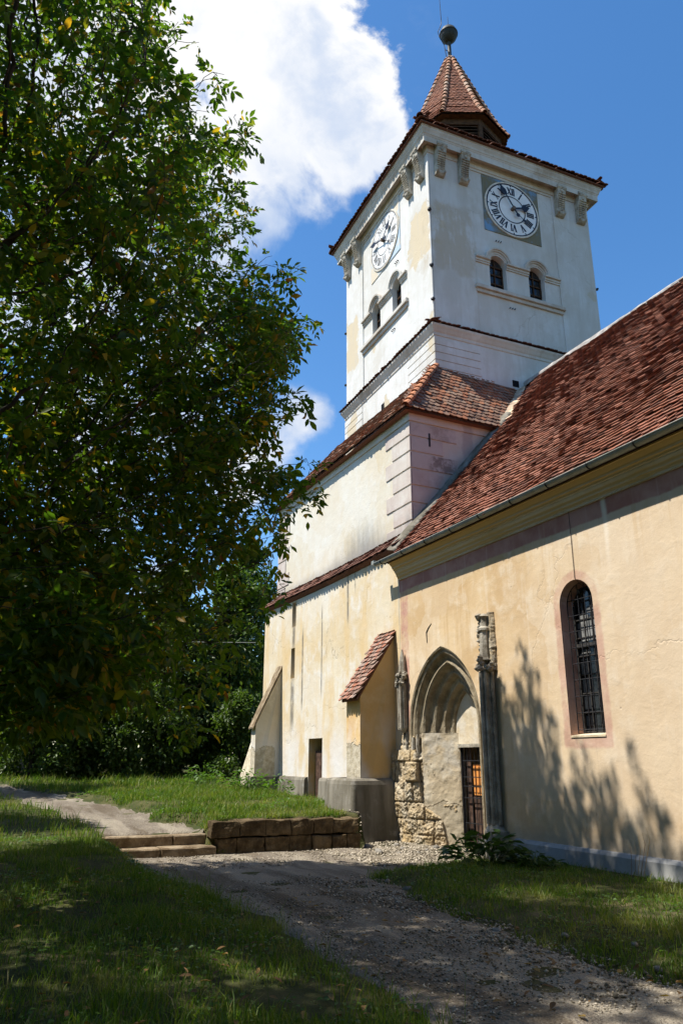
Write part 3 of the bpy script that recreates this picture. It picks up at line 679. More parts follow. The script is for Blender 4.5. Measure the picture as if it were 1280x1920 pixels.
# ---- portal: stepped, moulded, pointed recess
PROF = [(1.33, 0), (1.30, -.015), (1.285, -.05), (1.24, -.06), (1.215, -.10), (1.20, -.155), (1.16, -.19), (1.115, -.195), (1.105, -.15), (1.075, -.14), (1.05, -.175), (1.04, -.24), (1.01, -.29), (.96, -.315),
        (.93, -.30), (.90, -.325), (.885, -.38), (.86, -.43), (.81, -.455), (.785, -.43), (.755, -.445), (.74, -.50), (.72, -.55), (.68, -.575), (.655, -.55), (.63, -.58), (.62, -.66)]
PROF = [(1.33-(1.33-hw)*1.24, c) for hw, c in PROF]
mb = MB(FN); rg = random.Random(7)
rows = []
for hw, c in PROF:
    z0 = 1.78 if hw > .98 else (1.96 if hw > .86 else 2.14)
    L = pointed(hw, z0, 18); L[-1] = (L[-1][0], .25)
    rows.append([(q[0]+rg.uniform(-.004, .004), q[1]+rg.uniform(-.004, .004), c+rg.uniform(-.004, .004)) for q in L])
for i in range(len(rows)-1): mb.strip(rows[i], rows[i+1])
portal = mb.build('portal_arch', M['portal'], church, True, fix=False)
for p_ in portal.data.polygons: p_.use_smooth = False
# lower ends of the cut-off archivolts
mb = MB(FN)
inner = [(PC-hw, c) for hw, c in PROF if hw < .87]
k = mb.pts([(a, 2.14, c) for a, c in inner]+[(PC-.45, 2.14, -.70), (PC-.87, 2.14, -.70)]); mb.face(*range(k, k+len(inner)+2))
mb.build('archivolt_end', M['portal'], portal)
# recessed infill wall with the doorway
DA0, DA1, DZ = NA(13.93), NA(13.02), 1.94
IC = -.62
mb = MB(FN)
mb.plate([[(PC-1.34, -.3), (PC-1.34, 2.2), (PC-.9, 3.1), (PC, 3.95), (PC+.9, 3.1), (PC+1.34, 2.2), (PC+1.34, -.3)], [(DA0, -.2), (DA0, DZ), (DA1, DZ), (DA1, -.2)]], IC)
mb.strip([(DA0, -.2, IC), (DA0, DZ, IC), (DA1, DZ, IC), (DA1, -.2, IC)], [(DA0, -.2, IC-.5), (DA0, DZ, IC-.5), (DA1, DZ, IC-.5), (DA1, -.2, IC-.5)])
mb.build('portal_infill', M['tymp'], church, fix=False)
# plastered jamb slope left of the door (between rubble and infill)
NR, NCc = 150, 120
def rubble(name, plan, z0, z1, mat, amp, seed, bevel=.02, rowsh=(.30, .42), nu=NCc, nv=NR, top_fade=.25, parent=church, jt=1., top=None, hf=1.):
    """rough coursed stone following a plan line (a,c): blocks of uneven size stand forward by uneven amounts"""
    rg = np.random.default_rng(seed); P = np.array(plan, float); seg = np.r_[0, np.cumsum(np.hypot(*np.diff(P, axis=0).T))]
    U = np.linspace(0, seg[-1], nu); Z = np.linspace(z0, z1, nv); A = np.interp(U, seg, P[:, 0]); Cc = np.interp(U, seg, P[:, 1])
    dA, dC = np.gradient(A), np.gradient(Cc); ln = np.hypot(dA, dC)+1e-9; nA, nC = -dC/ln, dA/ln
    H = np.zeros((nv, nu)); BK = np.zeros((nv, nu)); JT = np.ones((nv, nu)); z = z0; r = 0
    while z < z1:
        rh = rg.uniform(*rowsh); u = -rg.uniform(0, .3)
        while u < seg[-1]:
            bw = rg.uniform(.25, .55); iu = (U >= u) & (U < u+bw); iz = (Z >= z) & (Z < z+rh)
            du = np.minimum(U-u, u+bw-U)[iu]; dz = np.minimum(Z-z, z+rh-Z)[iz]
            e = np.minimum(du[None, :], dz[:, None]); s_ = np.clip(e/.035, 0, 1)
            H[np.ix_(iz, iu)] = s_*(rg.uniform(.01, .06)+rg.uniform(-.05, .05)*(U[iu]-u)[None, :]/bw)
            BK[np.ix_(iz, iu)] = rg.uniform(0, 1); JT[np.ix_(iz, iu)] = 1-np.clip((e-.004)/.022, 0, 1)
            u += bw
        z += rh; r += 1
    def nz(sc):
        gz, gu = int((z1-z0)*sc)+3, int(seg[-1]*sc)+3; g = rg.normal(0, 1, (gz, gu)); zi = (Z-z0)*sc; ui = U*sc
        z_, u_ = zi.astype(int), ui.astype(int); fz, fu = (zi-z_)[:, None], (ui-u_)[None, :]; fz, fu = fz*fz*(3-2*fz), fu*fu*(3-2*fu)
        return g[np.ix_(z_, u_)]*(1-fz)*(1-fu)+g[np.ix_(z_+1, u_)]*fz*(1-fu)+g[np.ix_(z_, u_+1)]*(1-fz)*fu+g[np.ix_(z_+1, u_+1)]*fz*fu
    H = H*.8*jt+amp*(nz(3)*.5+nz(8)*.32+nz(18)*.2+hf*(nz(40)*.22+nz(70)*.12))
    fade = np.clip((z1-Z)/top_fade, 0, 1)[:, None]; H = H*fade+.002
    if top is not None:
        tp = np.interp(A, *top)[None, :]+.10*nz(4)*.5; H = H-.09*np.clip((Z[:, None]-tp)/.05, 0, 1)
    V = np.stack([A[None, :]+nA[None, :]*H, np.repeat(Z[:, None], nu, 1), Cc[None, :]+nC[None, :]*H], -1).reshape(-1, 3)
    W = np.array(FN.o)+V[:, :1]*np.array(FN.a)+V[:, 1:2]*np.array((0, 0, 1.))+V[:, 2:]*np.array(FN.c)
    I = (np.arange(nv-1)[:, None]*nu+np.arange(nu-1)[None, :]).ravel(); F = np.stack([I, I+1, I+nu+1, I+nu], 1)
    me = np_mesh(name, W, F, True)
    for nm, ar_ in (('block', BK), ('joint', JT*(1 if jt else 0))): q_ = me.attributes.new(nm, 'FLOAT', 'POINT'); q_.data.foreach_set('value', ar_.ravel().astype(np.float32))
    return link(name, me, parent, mat)
rubble('portal_jamb', [(-.30, -.20), (-.28, .12), (.22, .10), (.46, .02), (.66, -.11), (.86, -.27), (1.06, -.44), (1.16, -.54), (1.2, -.62)], -.25, 1.84, M['rubble'], .032, 5, rowsh=(.26, .44), jt=.95, nu=170, top=([-.4, .50, .60, .70, .95, 1.05], [2.2, 1.9, .85, .62, .35, -.2]))
rubble('portal_jamb_render', [(.60, -.12), (.62, -.115), (1.23, -.605), (1.26, -.64)], -.25, 2.18, M['tymp'], .010, 15, jt=0, top_fade=.05, hf=.15)
rubble('portal_jamb', [(.02, -.1), (.03, .035), (.18, .03), (.30, -.03), (.45, -.10), (.60, -.25), (.68, -.36), (.95, -.50), (.97, -.7)], 1.55, 2.16, M['rubble'], .020, 9, nu=80, nv=50)
# threshold and loose render at its foot
mb = MB(FN); mb.box(DA0-.4, DA1+.35, -.2, -.035, -.75, .12, .01); mb.build('threshold', M['step'], church)
# door leaves and iron grille
mb = MB(FN)
for i in range(3): mb.box(DA0+.01+i*.065, DA0+.07+i*.065, -.1, 1.9, IC-.16, IC-.13, .006)
door = mb.build('portal_door', M['wood'], church)
mb = MB(FN)
mb.box(DA0+.24, DA1-.01, .95, 1.55, IC-.19, IC-.17)
for a in (.29, .39, .49, .59, .69, .79): mb.box(DA0+a-.04, DA0+a+.04, 1.0, 1.5, IC-.17, IC-.155, .006)
mb.build('door_panel', M['orange'], door)
mb = MB(FN)
mb.box(DA0+.23, DA1, .80, .95, IC-.20, IC-.155, .006)
for i in range(6): mb.box(DA0+.23+i*.11, DA0+.34+i*.11, -.1, .81, IC-.20, IC-.17, .006)
mb.build('door_rail', M['wood'], door)
mb = MB(FN); mb.plate([[(DA0, -.2), (DA0, DZ), (DA1, DZ), (DA1, -.2)]], IC-.48); mb.build('door_shadow_board', M['black'], door)
mb = MB(FN)
for i in range(7): mb.tube([(DA0+.06+i*.132, -.02, IC-.06), (DA0+.06+i*.132, DZ-.05, IC-.06)], .008, 6)
for bz in (.42, .90, 1.12, 1.30, 1.62): mb.box(DA0+.01, DA1-.01, bz-.009, bz+.009, IC-.07, IC-.053)
mb.box(DA0, DA0+.035, -.03, DZ, IC-.09, IC-.03); mb.box(DA1-.035, DA1, -.03, DZ, IC-.09, IC-.03); mb.box(DA0, DA1, -.03, .0, IC-.09, IC-.03)
mb.build('iron_grille', M['iron'], church)
mb = MB(FN); mb.box(DA0-.02, DA1+.02, DZ-.06, DZ+.01, IC-.02, IC+.02); mb.build('door_lintel', M['greystone'], church)
# flanking shafts with capitals and pinnacles
def shaft(a, c, parts):
    sh = None
    for kind, prof, n, rot in parts:
        mb = MB(FN); mb.lathe(prof, n, (a, c), rot)
        o = mb.build(kind, M['greystone'], church if sh is None else sh)
        if sh is None: sh = o
    return sh
ar = NA(11.84)
s1 = shaft(ar, .10, [('portal_shaft', [(.13, .50), (.12, 2.0), (.115, 2.02), (.125, 3.25)], 8, .39),
    ('shaft_base', [(.23, -.2), (.23, .22), (.20, .26), (.20, .44), (.16, .50), (.13, .56)], 8, .39),
    ('pinnacle', [(.135, 3.42), (.115, 3.46), (.10, 3.95), (.13, 3.98), (.13, 4.02), (.09, 4.06), (.085, 4.22), (.12, 4.25), (.06, 4.30)], 8, .39)])
mb = MB(FN); rg = random.Random(3)
for i in range(26):
    g = rg.uniform(0, 6.28); r_ = rg.uniform(.10, .17); mb.blob((ar+r_*math.cos(g), rg.uniform(3.16, 3.46), .11+r_*math.sin(g)), rg.uniform(.035, .07), i, (1, 1, 1), .35)
mb.build('capital', M['greystone'], s1)
mb = MB(FN)
for i in range(9): mb.blob((ar-.09+rg.uniform(-.03, .03), 3.55+.085*i+rg.uniform(-.02, .02), .16), rg.uniform(.03, .05), 50+i, (1, 1, 1), .4)
mb.blob((ar-.06, 4.24, .17), .075, 90, (1, .9, 1), .35)
mb.build('crocket', M['greystone'], s1)
for i, (da, c0, b0, b1) in enumerate(((-.075, .195, .55, 3.2), (.075, .19, .55, 3.2), (-.145, .10, .55, 3.2), (0, .235, .55, 3.2), (.14, .09, .55, 3.2))):
    mb = MB(FN); mb.tube([(ar+da, b0, c0), (ar+da, b1, c0)], .034, 7); mb.build('roll_moulding', M['greystone'], s1)
rubble('shaft_backing', [(ar+.06, -.05), (ar+.07, .085), (ar+.14, .08), (ar+.19, .02), (ar+.20, -.05)], 3.22, 4.32, M['rubble'], .014, 21, nu=30, nv=70, top_fade=.12, jt=.25)
mb = MB(FN); mb.box(ar-.26, ar+.26, -.2, .30, -.02, .34, .03); mb.box(ar+.10, ar+.25, .30, .44, -.02, .26, .03); mb.build('shaft_plinth', M['greystone'], s1)
al = NA(15.02)
s2 = shaft(al, .07, [('portal_shaft', [(.05, 2.20), (.10, 2.30), (.105, 3.25)], 8, .39), ('pinnacle', [(.12, 3.38), (.10, 3.42), (.075, 3.75), (.03, 3.95), (.012, 4.02)], 7, .2)])
mb = MB(FN)
for i in range(20):
    g = rg.uniform(0, 6.28); r_ = rg.uniform(.08, .14); mb.blob((al+r_*math.cos(g)-.02, rg.uniform(3.20, 3.48), .08+r_*math.sin(g)), rg.uniform(.03, .06), 120+i, (1, 1, 1), .35)
mb.build('capital', M['greystone'], s2)
for da in (-.04, .05):
    mb = MB(FN); mb.tube([(al+da, 2.26, .16), (al+da, 3.2, .165)], .026, 6); mb.build('roll_moulding', M['greystone'], s2)
for aa, z0, z1 in ((.12, 1.68, 2.26), (.22, 1.72, 2.22), (.40, 1.60, 2.10), (.50, 1.70, 2.16)):
    mb = MB(FN); mb.tube([(aa, z0, .02-max(0, aa-.3)*.5), (aa, (z0+z1)/2, .035-max(0, aa-.3)*.5), (aa, z1, .02-max(0, aa-.3)*.5)], [.03, .04, .035], 6); mb.build('broken_moulding', M['greystone'], portal)

# ---- tower base: lower wall (same plane as the nave wall), doorway, slits
SD0, SD1, SDZ = NA(20.42), NA(19.50), 2.2
slits = [(NA(21.88), NA(21.58), 3.99, 4.90), (NA(21.86), NA(21.55), 5.55, 6.32)]
door_h = [(SD0, .2), (SD0, SDZ), (SD1, SDZ), (SD1, .2)]
holes = [door_h]+[[(a0, b0), (a0, b1), (a1, b1), (a1, b0)] for a0, a1, b0, b1 in slits]
BF = -9.1
mb = MB(FN); mb.plate([[(BF, -.3), (BF, 6.46), (-.02, 6.46), (-.02, -.3)]]+holes, 0)
for h_ in holes[1:]:
    dpt = -.35
    mb.strip([(q[0], q[1], 0) for q in h_], [(q[0], q[1], dpt) for q in h_], True)
mb.strip([(BF, -.3, 0), (BF, 6.46, 0)], [(BF, -.3, -10.4), (BF, 6.46, -10.4)])
bw = mb.build('tower_base_wall', M['base'], church, fix=False)
for a0, a1, b0, b1 in slits:
    mb = MB(FN); mb.plate([[(a0, b0), (a0, b1), (a1, b1), (a1, b0)]], -.33); mb.build('slit_window', M['black'], church)
mb = MB(FN); mb.strip([(q[0], q[1], 0) for q in door_h], [(q[0], q[1], -.55) for q in door_h]); mb.build('doorway_reveal', M['but'], church, fix=False)
mb = MB(FN); mb.plate([[(SD0, .2), (SD0, SDZ), (SD1, SDZ), (SD1, .2)]], -.54); mb.build('doorway_dark', M['black'], church)
mb = MB(FN)
for i in range(4): mb.box(SD0+.02+i*.225, SD0+.235+i*.225, .35, 1.88, -.24, -.205, .008)
sd = mb.build('side_door', M['wood'], church)
mb = MB(FN); mb.tube([(SD1-.2, 1.12, -.20), (SD1-.2, 1.12, -.15), (SD1-.1, 1.12, -.15)], .012, 6); mb.build('handle', M['rust'], sd)
# plinth of the base, either side of the doorway
mb = MB(FN)
pp = [(-.01, -.3), (.15, -.3), (.11, 1.10), (.085, 1.17), (-.01, 1.19)]
zprof(mb, pp, BF-.1, SD0-.02); mb.build('base_plinth', M['cement'], church); mb = MB(FN); zprof(mb, pp, SD1+.02, -1.0); mb.build('base_plinth', M['cement'], church)
# buttresses
def buttress(y0, y1, xo, zo, zt, mat, name, flare, parent=church):
    mb = MB()
    P0 = [(WX+.05, -.2), (xo-flare, -.2), (xo, 1.2), (xo, zo), (WX+.05, zt)]
    n = len(P0); k = mb.pts([(q[0], y0-(.05 if i == 1 else 0), q[1]) for i, q in enumerate(P0)]+[(q[0], y1, q[1]) for q in P0])
    for i in range(n): j = (i+1) % n; mb.face(k+i, k+j, k+n+j, k+n+i)
    mb.face(*[k+i for i in range(n)]); mb.face(*[k+n+i for i in reversed(range(n))])
    return mb.build(name, mat, parent)
bu = buttress(15.50, 16.18, 7.96, 2.98, 4.42, M['but'], 'buttress', .04)
e0, e1 = Vector((7.80, 0, 2.87)), Vector((8.87, 0, 4.48)); vd = (e1-e0).normalized()
mb = MB(); mb.hexa([(7.87, 15.46, 2.89), (8.86, 15.46, 4.38), (8.86, 16.22, 4.38), (7.87, 16.22, 2.89), (7.85, 15.46, 2.93), (8.86, 15.46, 4.46), (8.86, 16.22, 4.46), (7.85, 16.22, 2.93)])
br = mb.build('buttress_roof', M['tileedge'], church)
tile_field('roof_tiles', (7.82, 16.23, 2.90), (0, -1, 0), vd, .78, (e1-e0).length, .112, .118, M['tilebut'], br, seed=8, jit=1.5, thick=.015, lift=.05)
mb = MB()
def ring(z, o, rc, x0=7.70, y0=15.36, y1=16.70):
    x0, y0 = x0-o, y0-o; jx = lambda i: .012*math.sin(i*2.3+z*5)
    return [(WX+.05, y0, z)]+[(x0+rc+(8.5-x0-rc)*(1-i/4), y0+jx(i), z) for i in range(4)]+[(x0+rc-rc*math.sin(math.pi/2*i/6), y0+rc-rc*math.cos(math.pi/2*i/6), z) for i in range(7)]+[(x0+jx(i), y0+rc+(y1-y0-rc)*i/4, z) for i in range(1, 5)]+[(WX+.05, y1, z)]
rows = [ring(z, o, rc) for z, o, rc in ((-.3, .14, .07), (.0, .10, .08), (.3, .07, .09), (.6, .045, .10), (.9, .025, .10), (1.12, .01, .10), (1.20, -.01, .09), (1.24, -.05, .08), (1.25, -.14, .05))]
for i in range(len(rows)-1): mb.strip(rows[i], rows[i+1])
mb.build('buttress_plinth', M['cement'], bu, True)
fb_ = buttress(22.62, 23.0, 8.06, 2.66, 4.42, M['butfar'], 'buttress', .10)
mb = MB(); mb.hexa([(7.97, 22.585, 2.53), (8.88, 22.585, 4.44), (8.88, 23.02, 4.44), (7.97, 23.02, 2.53), (7.96, 22.585, 2.57), (8.88, 22.585, 4.50), (8.88, 23.02, 4.50), (7.96, 23.02, 2.57)]); mb.build('buttress_coping', M['step'], fb_); rough(fb_.children[0], .02, 5, 3)
mb = MB(); mb.hexa([(7.90, 22.52, .3), (WX, 22.52, .3), (WX, 23.05, .3), (7.90, 23.05, .3), (7.94, 22.55, 1.16), (WX, 22.55, 1.16), (WX, 23.05, 1.16), (7.94, 23.05, 1.16)]); mb.build('buttress_plinth', M['cement'], fb_)
mb = MB(); mb.hexa([(7.95, 23.05, .4), (9.2, 23.05, .4), (9.2, 24.3, .4), (7.95, 24.3, .4), (8.55, 23.05, 2.4), (9.2, 23.05, 2.4), (9.2, 24.2, 2.4), (8.55, 24.2, 2.4)]); mb.build('corner_batter', M['base'], church)

# ---- tiled string course between lower and upper base
mb = MB(); k0 = [(WX-.01, 6.41), (WX-.05, 6.43), (WX-.10, 6.47), (WX-.12, 6.49), (9.36, 7.00), (9.36, 6.41)]
sag = lambda y: -.06*math.sin(math.pi*(y-15.2)/9.1)
rows = [[(q[0], y, q[1]+sag(y)) for q in k0] for y in [15.20+.65*i for i in range(15)]]
for i in range(14): mb.strip(rows[i], rows[i+1], True)
for row in (rows[0], rows[-1]): k = mb.pts(row); mb.face(*range(k, k+6))
sc_ = mb.build('string_course', M['tileedge'], church)
so_t = tile_field('string_tiles', (WX-.145, 24.33, 6.48), (0, -1, 0), (.62, 0, .545), 9.05, .80, .17, .20, M['tileedge'], sc_, seed=12, jit=1.3, thick=.018)
co = np.empty(len(so_t.data.vertices)*3, np.float32); so_t.data.vertices.foreach_get('co', co); co = co.reshape(-1, 3); co[:, 2] += -.06*np.sin(np.pi*(co[:, 1]-15.2)/9.1); so_t.data.vertices.foreach_set('co', co.ravel())

# ---- upper (pink-quoined) block
BX, BY, BX1, BY1, BZ0, BZ1 = 9.35, 15.34, 18.9, 24.45, 6.3, 10.30
mb = MB(); mb.box(BX, BX1, BY, BY1, BZ0, BZ1); mb.T = IDENT
blk = mb.build('tower_block', M['upper'], church)
FB1 = Frame((BX, BY, 0), (1, 0, 0), (0, -1, 0)); FB2 = Frame((BX, BY, 0), (0, -1, 0), (-1, 0, 0))
zl = [9.97, 9.56, 9.13, 8.67, 8.21, 7.75, 7.28, 6.85]
mb = MB(FB1)
for i in range(7):
    w_ = (1.42, .99)[i % 2] if i < 5 else 1.4; mb.box(.0, w_, zl[i+1]+.022, zl[i]-.022, -.02, .024, .008)
mb.T = FB2
for i in range(7): mb.box(-(1.25, .90)[i % 2], .024, zl[i+1]+.022, zl[i]-.022, -.02, .025, .008)
mb.build('quoin', M['quoin'], blk)
mb = MB(FB2)
for i in range(7): mb.box(BY-BY1-.02, BY-BY1+(.70, 1.0)[i % 2], zl[i+1]+.022, zl[i]-.022, -.02, .025, .008)
mb.build('quoin', M['quoin'], blk)
mb = MB(FB1); mb.box(-.035, 9.5, 9.985, 10.32, -.02, .035, .01); mb.build('frieze', M['upper'], blk); mb = MB(FB2); mb.box(BY-BY1-.03, -.0, 9.985, 10.325, -.02, .036, .01); mb.build('frieze', M['upper'], blk)
mb = MB(FB1); mb.box(.55, .60, 9.35, 9.72, .02, .035); mb.build('iron_anchor', M['iron'], blk)
# its hipped skirt roof up to the tower
# ================================================================ TOWER (turned 2.4 degrees against the nave)
th = R(2.4); AX = Vector((math.cos(th), -math.sin(th), 0)); AY = Vector((math.sin(th), math.cos(th), 0)); T0 = Vector((11.0, 16.46, 0))
TW = lambda p: T0+AX*p[0]+AY*p[1]+Vector((0, 0, p[2]))          # tower coordinates
FT1 = Frame(T0, AX, -AY); FT2 = Frame(T0, -AY, -AX)              # near face, left face
WT = 6.4
ez, tz = 10.22, 12.46
E_ = [(BX-.22, BY-.20), (BX1+.2, BY-.20), (BX1+.2, BY1+.2), (BX-.22, BY1+.2)]
t0_ = TW((-.02, -.02, tz)); xl = 11.27; Tq = [t0_, Vector((17.6, t0_.y, tz)), Vector((17.6, 22.9, tz)), Vector((t0_.x, 22.9, tz))]   # planes kept square to the block
mb = MB()
for i in range(4): j = (i+1) % 4; k = mb.pts([(*E_[i], ez), (*E_[j], ez), Tq[j], Tq[i]]); mb.face(k, k+1, k+2, k+3)
k = mb.pts([(*q, ez-.03) for q in E_]); mb.face(k+3, k+2, k+1, k)
skirt = mb.build('skirt_roof', M['tileedge'], church)
def skirt_tiles(P0, P1, T_0, T_1, seed, ulim=None):
    P0, P1, T_0, T_1 = map(Vector, (P0, P1, T_0, T_1)); U = (P1-P0).normalized(); mid = T_0-P0; V = (mid-U*mid.dot(U)); L = V.length; V.normalize()
    l0, l1 = (T_0-P0).dot(U), (T_1-P0).dot(U); UL = (P1-P0).length
    acc = lambda u, v: l0*v/L-.05 < u < UL+(l1-UL)*v/L+.05 and (ulim is None or u < ulim(v))
    tile_field('roof_tiles', P0-Vector((0, 0, .0)), U, V, UL, L, .19, .165, M['tileold'], skirt, acc, seed, 1.5, .022)
skirt_tiles((*E_[0], ez), (*E_[1], ez), Tq[0], Tq[1], 31, lambda v: 3.62+1.35*v)
skirt_tiles((*E_[3], ez), (*E_[0], ez), Tq[3], Tq[0], 32)
ridge_tiles('hip_tiles', (E_[0][0]+.0, E_[0][1]+.0, ez+.03), Tq[0]+Vector((0, 0, .05)), .105, M['hip'], skirt, .30, 1)
mb = MB(TW); mb.strip([(-.06, -.05, tz-.06), (WT, -.05, tz-.06)], [(-.01, .01, tz+.14), (WT, .01, tz+.14)]); mb.build('abutment_mortar', M['mortar'], skirt)

# tower shaft: near and left faces have window openings
WCS = (2.42, 3.93); WHX = .315; WZ0, WZS = 15.74, 16.74
def face_holes(): return [arch_pts(c, WHX, WZ0, WZS, 10) for c in WCS]
mb = MB(FT1); mb.plate([[(0, 12.0), (0, 21.0), (WT, 21.0), (WT, 12.0)]]+face_holes(), 0)
mb.T = FT2
left_h = [arch_pts(-c, WHX, WZ0, WZS, 10) for c in (2.33, 3.87)]
mb.plate([[(-WT, 12.0), (-WT, 21.0), (0, 21.0), (0, 12.0)]]+left_h, 0)
mb.T = TW; k = mb.pts([(WT, 0, 12), (WT, WT, 12), (WT, WT, 21), (WT, 0, 21), (0, WT, 12), (0, WT, 21)]); mb.face(k, k+1, k+2, k+3); mb.face(k+1, k+4, k+5, k+2)
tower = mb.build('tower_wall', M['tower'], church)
# lower stage, a little wider, with rusticated corners
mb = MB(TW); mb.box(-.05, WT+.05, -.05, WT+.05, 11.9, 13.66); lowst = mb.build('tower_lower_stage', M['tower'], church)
rz = [13.47, 13.225, 12.975, 12.72, 12.47, 12.22, 11.97]
mb = MB(FT1)
for i in range(6): mb.box(-.065, 1.50, rz[i+1]+.012, rz[i]-.012, .03, .072, .004)
mb.T = FT2
for i in range(6): mb.box(-1.6, .066, rz[i+1]+.012, rz[i]-.012, .03, .073, .004)
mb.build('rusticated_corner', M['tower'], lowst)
mb = MB(FT2)
for i in range(6): mb.box(-WT-.06, -4.95, rz[i+1]+.012, rz[i]-.012, .03, .072, .004)
mb.build('rusticated_corner', M['tower'], lowst)
mb = MB(FT2); mb.box(-3.5, -3.28, 12.45, 12.85, .045, .056); mb.build('putlog_hole', M['black'], lowst)
mb = MB(FT1); mb.box(2.62, 2.85, 12.40, 12.62, .045, .056); mb.build('putlog_hole', M['black'], lowst)
# ledge cornice with a course of tiles
def square_ring(mbx, prof, half=True):
    """profile (out, z) carried round all four tower sides with mitred corners"""
    rows = [[(-o, -o, z), (WT+o, -o, z), (WT+o, WT+o, z), (-o, WT+o, z)] for o, z in prof]
    for i in range(len(rows)-1): mbx.strip(rows[i], rows[i+1], True)
mb = MB(TW); square_ring(mb, [(.05, 13.52), (.075, 13.54), (.08, 13.62), (.11, 13.66), (.15, 13.74), (.19, 13.80), (.20, 13.86), (0, 13.95)]); ledge = mb.build('tower_ledge', M['trim'], church)
def ledge_tiles(name, o, z, rise, parent, wd, mat, seed, ins=.26, tk=.022, parts=((0, 1), (3, 0))):
    cs = [(-o, -o, z), (WT+o, -o, z), (WT+o, WT+o, z), (-o, WT+o, z)]
    for (i, j) in parts:
        P0, P1 = TW(cs[i]), TW(cs[j]); U = (P1-P0).normalized(); inn = Vector((0, 0, 1)).cross(U)
        V = inn*ins+Vector((0, 0, rise)); tile_field(name, P0, U, V, (P1-P0).length, V.length, wd, V.length*.72, mat, parent, None, seed+i, 1.8, tk)
ledge_tiles('ledge_tiles', .24, 13.85, .12, ledge, .17, M['tileedge'], 41)
# corner strips framing a recessed field
for F_, a0, a1, c1 in ((FT1, 0, 1.56, .035), (FT1, 4.86, WT, .035), (FT2, -1.52, .035, .036), (FT2, -WT, -4.92, .035)):
    mb = MB(F_); mb.box(a0, a1, 13.9, 20.25, -.02, c1, .006); mb.build('corner_strip', M['tower'], tower)
for F_, a0, a1 in ((FT1, 1.56, 4.86), (FT2, -4.92, -1.52)):
    mb = MB(F_); mb.box(a0, a1, 20.17, 20.25, -.02, .03); mb.build('frieze', M['trim'], tower)

def belfry(F, c):
    """one round-headed belfry opening: reveal, hood mould, imposts, glazing"""
    fo = arch_pts(c, WHX, WZ0, WZS, 12); mb = MB(F)
    mb.strip([(q[0], q[1], 0) for q in fo], [(q[0], q[1], -.42) for q in fo], True)
    w_ = mb.build('belfry_window', M['tower'], church, fix=False)
    mb = MB(F); mb.plate([arch_pts(c, WHX-.002, WZ0, WZS, 12)], -.22); mb.build('glass', M['glass'], w_)
    mb = MB(F)
    for a in (-WHX+.02, 0, WHX-.02): mb.box(c+a-.018, c+a+.018, WZ0, WZS+(.28 if a == 0 else .06), -.218, -.18)
    for bz in (WZ0+.02, WZ0+.36, WZ0+.70, WZS): mb.box(c-WHX, c+WHX, bz-.018, bz+.018, -.216, -.178)
    mb.build('glazing_bars', M['brownwood'], w_)
    mb = MB(F); prof = [(WHX, .0), (WHX, .02), (WHX+.07, .022), (WHX+.075, .06), (WHX+.12, .065), (WHX+.125, .10), (WHX+.18, .105), (WHX+.19, .0)]
    rows = [[(q[0], q[1], cc) for q in arc_pts(c, r_, WZS+.05, 16)] for r_, cc in prof]
    for i in range(len(rows)-1): mb.strip(rows[i], rows[i+1])
    mb.build('hood_mould', M['trim'], w_, fix=False)
    return w_
for F, sg, cs in ((FT1, 1, WCS), (FT2, -1, (2.33, 3.87))):
    ws = [belfry(F, sg*c) for c in cs]
    c1, c2 = sg*cs[0], sg*cs[1]; lo, hi = min(c1, c2), max(c1, c2); e0_, e1_ = (1.56, 4.86) if sg > 0 else (-4.92, -1.52)
    for q, (a0, a1) in zip((ws[0], ws[1], ws[1]), ((e0_, lo-WHX), (lo+WHX, hi-WHX), (hi+WHX, e1_))):
        mb = MB(F); mb.box(a0, a1, WZS-.08, WZS-.0, 0, .065, .004); mb.box(a0-.0, a1+.0, WZS+.002, WZS+.075, 0, .125, .01); mb.box(a0, a1, WZS-.14, WZS-.082, 0, .04, .004)
        mb.build('impost', M['trim'], q)
    mb = MB(F); mb.box(e0_-.06, e1_+.06, 15.60, 15.73, -.0, .14, .012); mb.box(e0_-.02, e1_+.02, 15.48, 15.598, 0, .07, .006); mb.build('belfry_sill', M['trim'], church)
    for aa, bb in ((c1+.0, 17.62), (c1+.35*sg, 15.2)):
        for i in range(3):
            mb = MB(F); mb.tube([(aa+.09*i, bb, 0), (aa+.09*i, bb, .06)], .018, 6); mb.build('iron_peg', M['iron'], tower)
for bz in (15.95, 18.0, 14.75):
    mb = MB(TW); mb.blob((-.06, -.06, bz), .065, int(bz), (1, 1, 1), .2); mb.build('iron_cramp', M['iron'], tower)
for q in ((-.05, WT+.04, 15.0), (-.05, WT+.04, 17.2), (WT+.05, -.04, 15.1), (WT+.05, -.03, 16.9)):
    mb = MB(TW); mb.blob(q, .05, 3); mb.build('iron_cramp', M['iron'], tower)

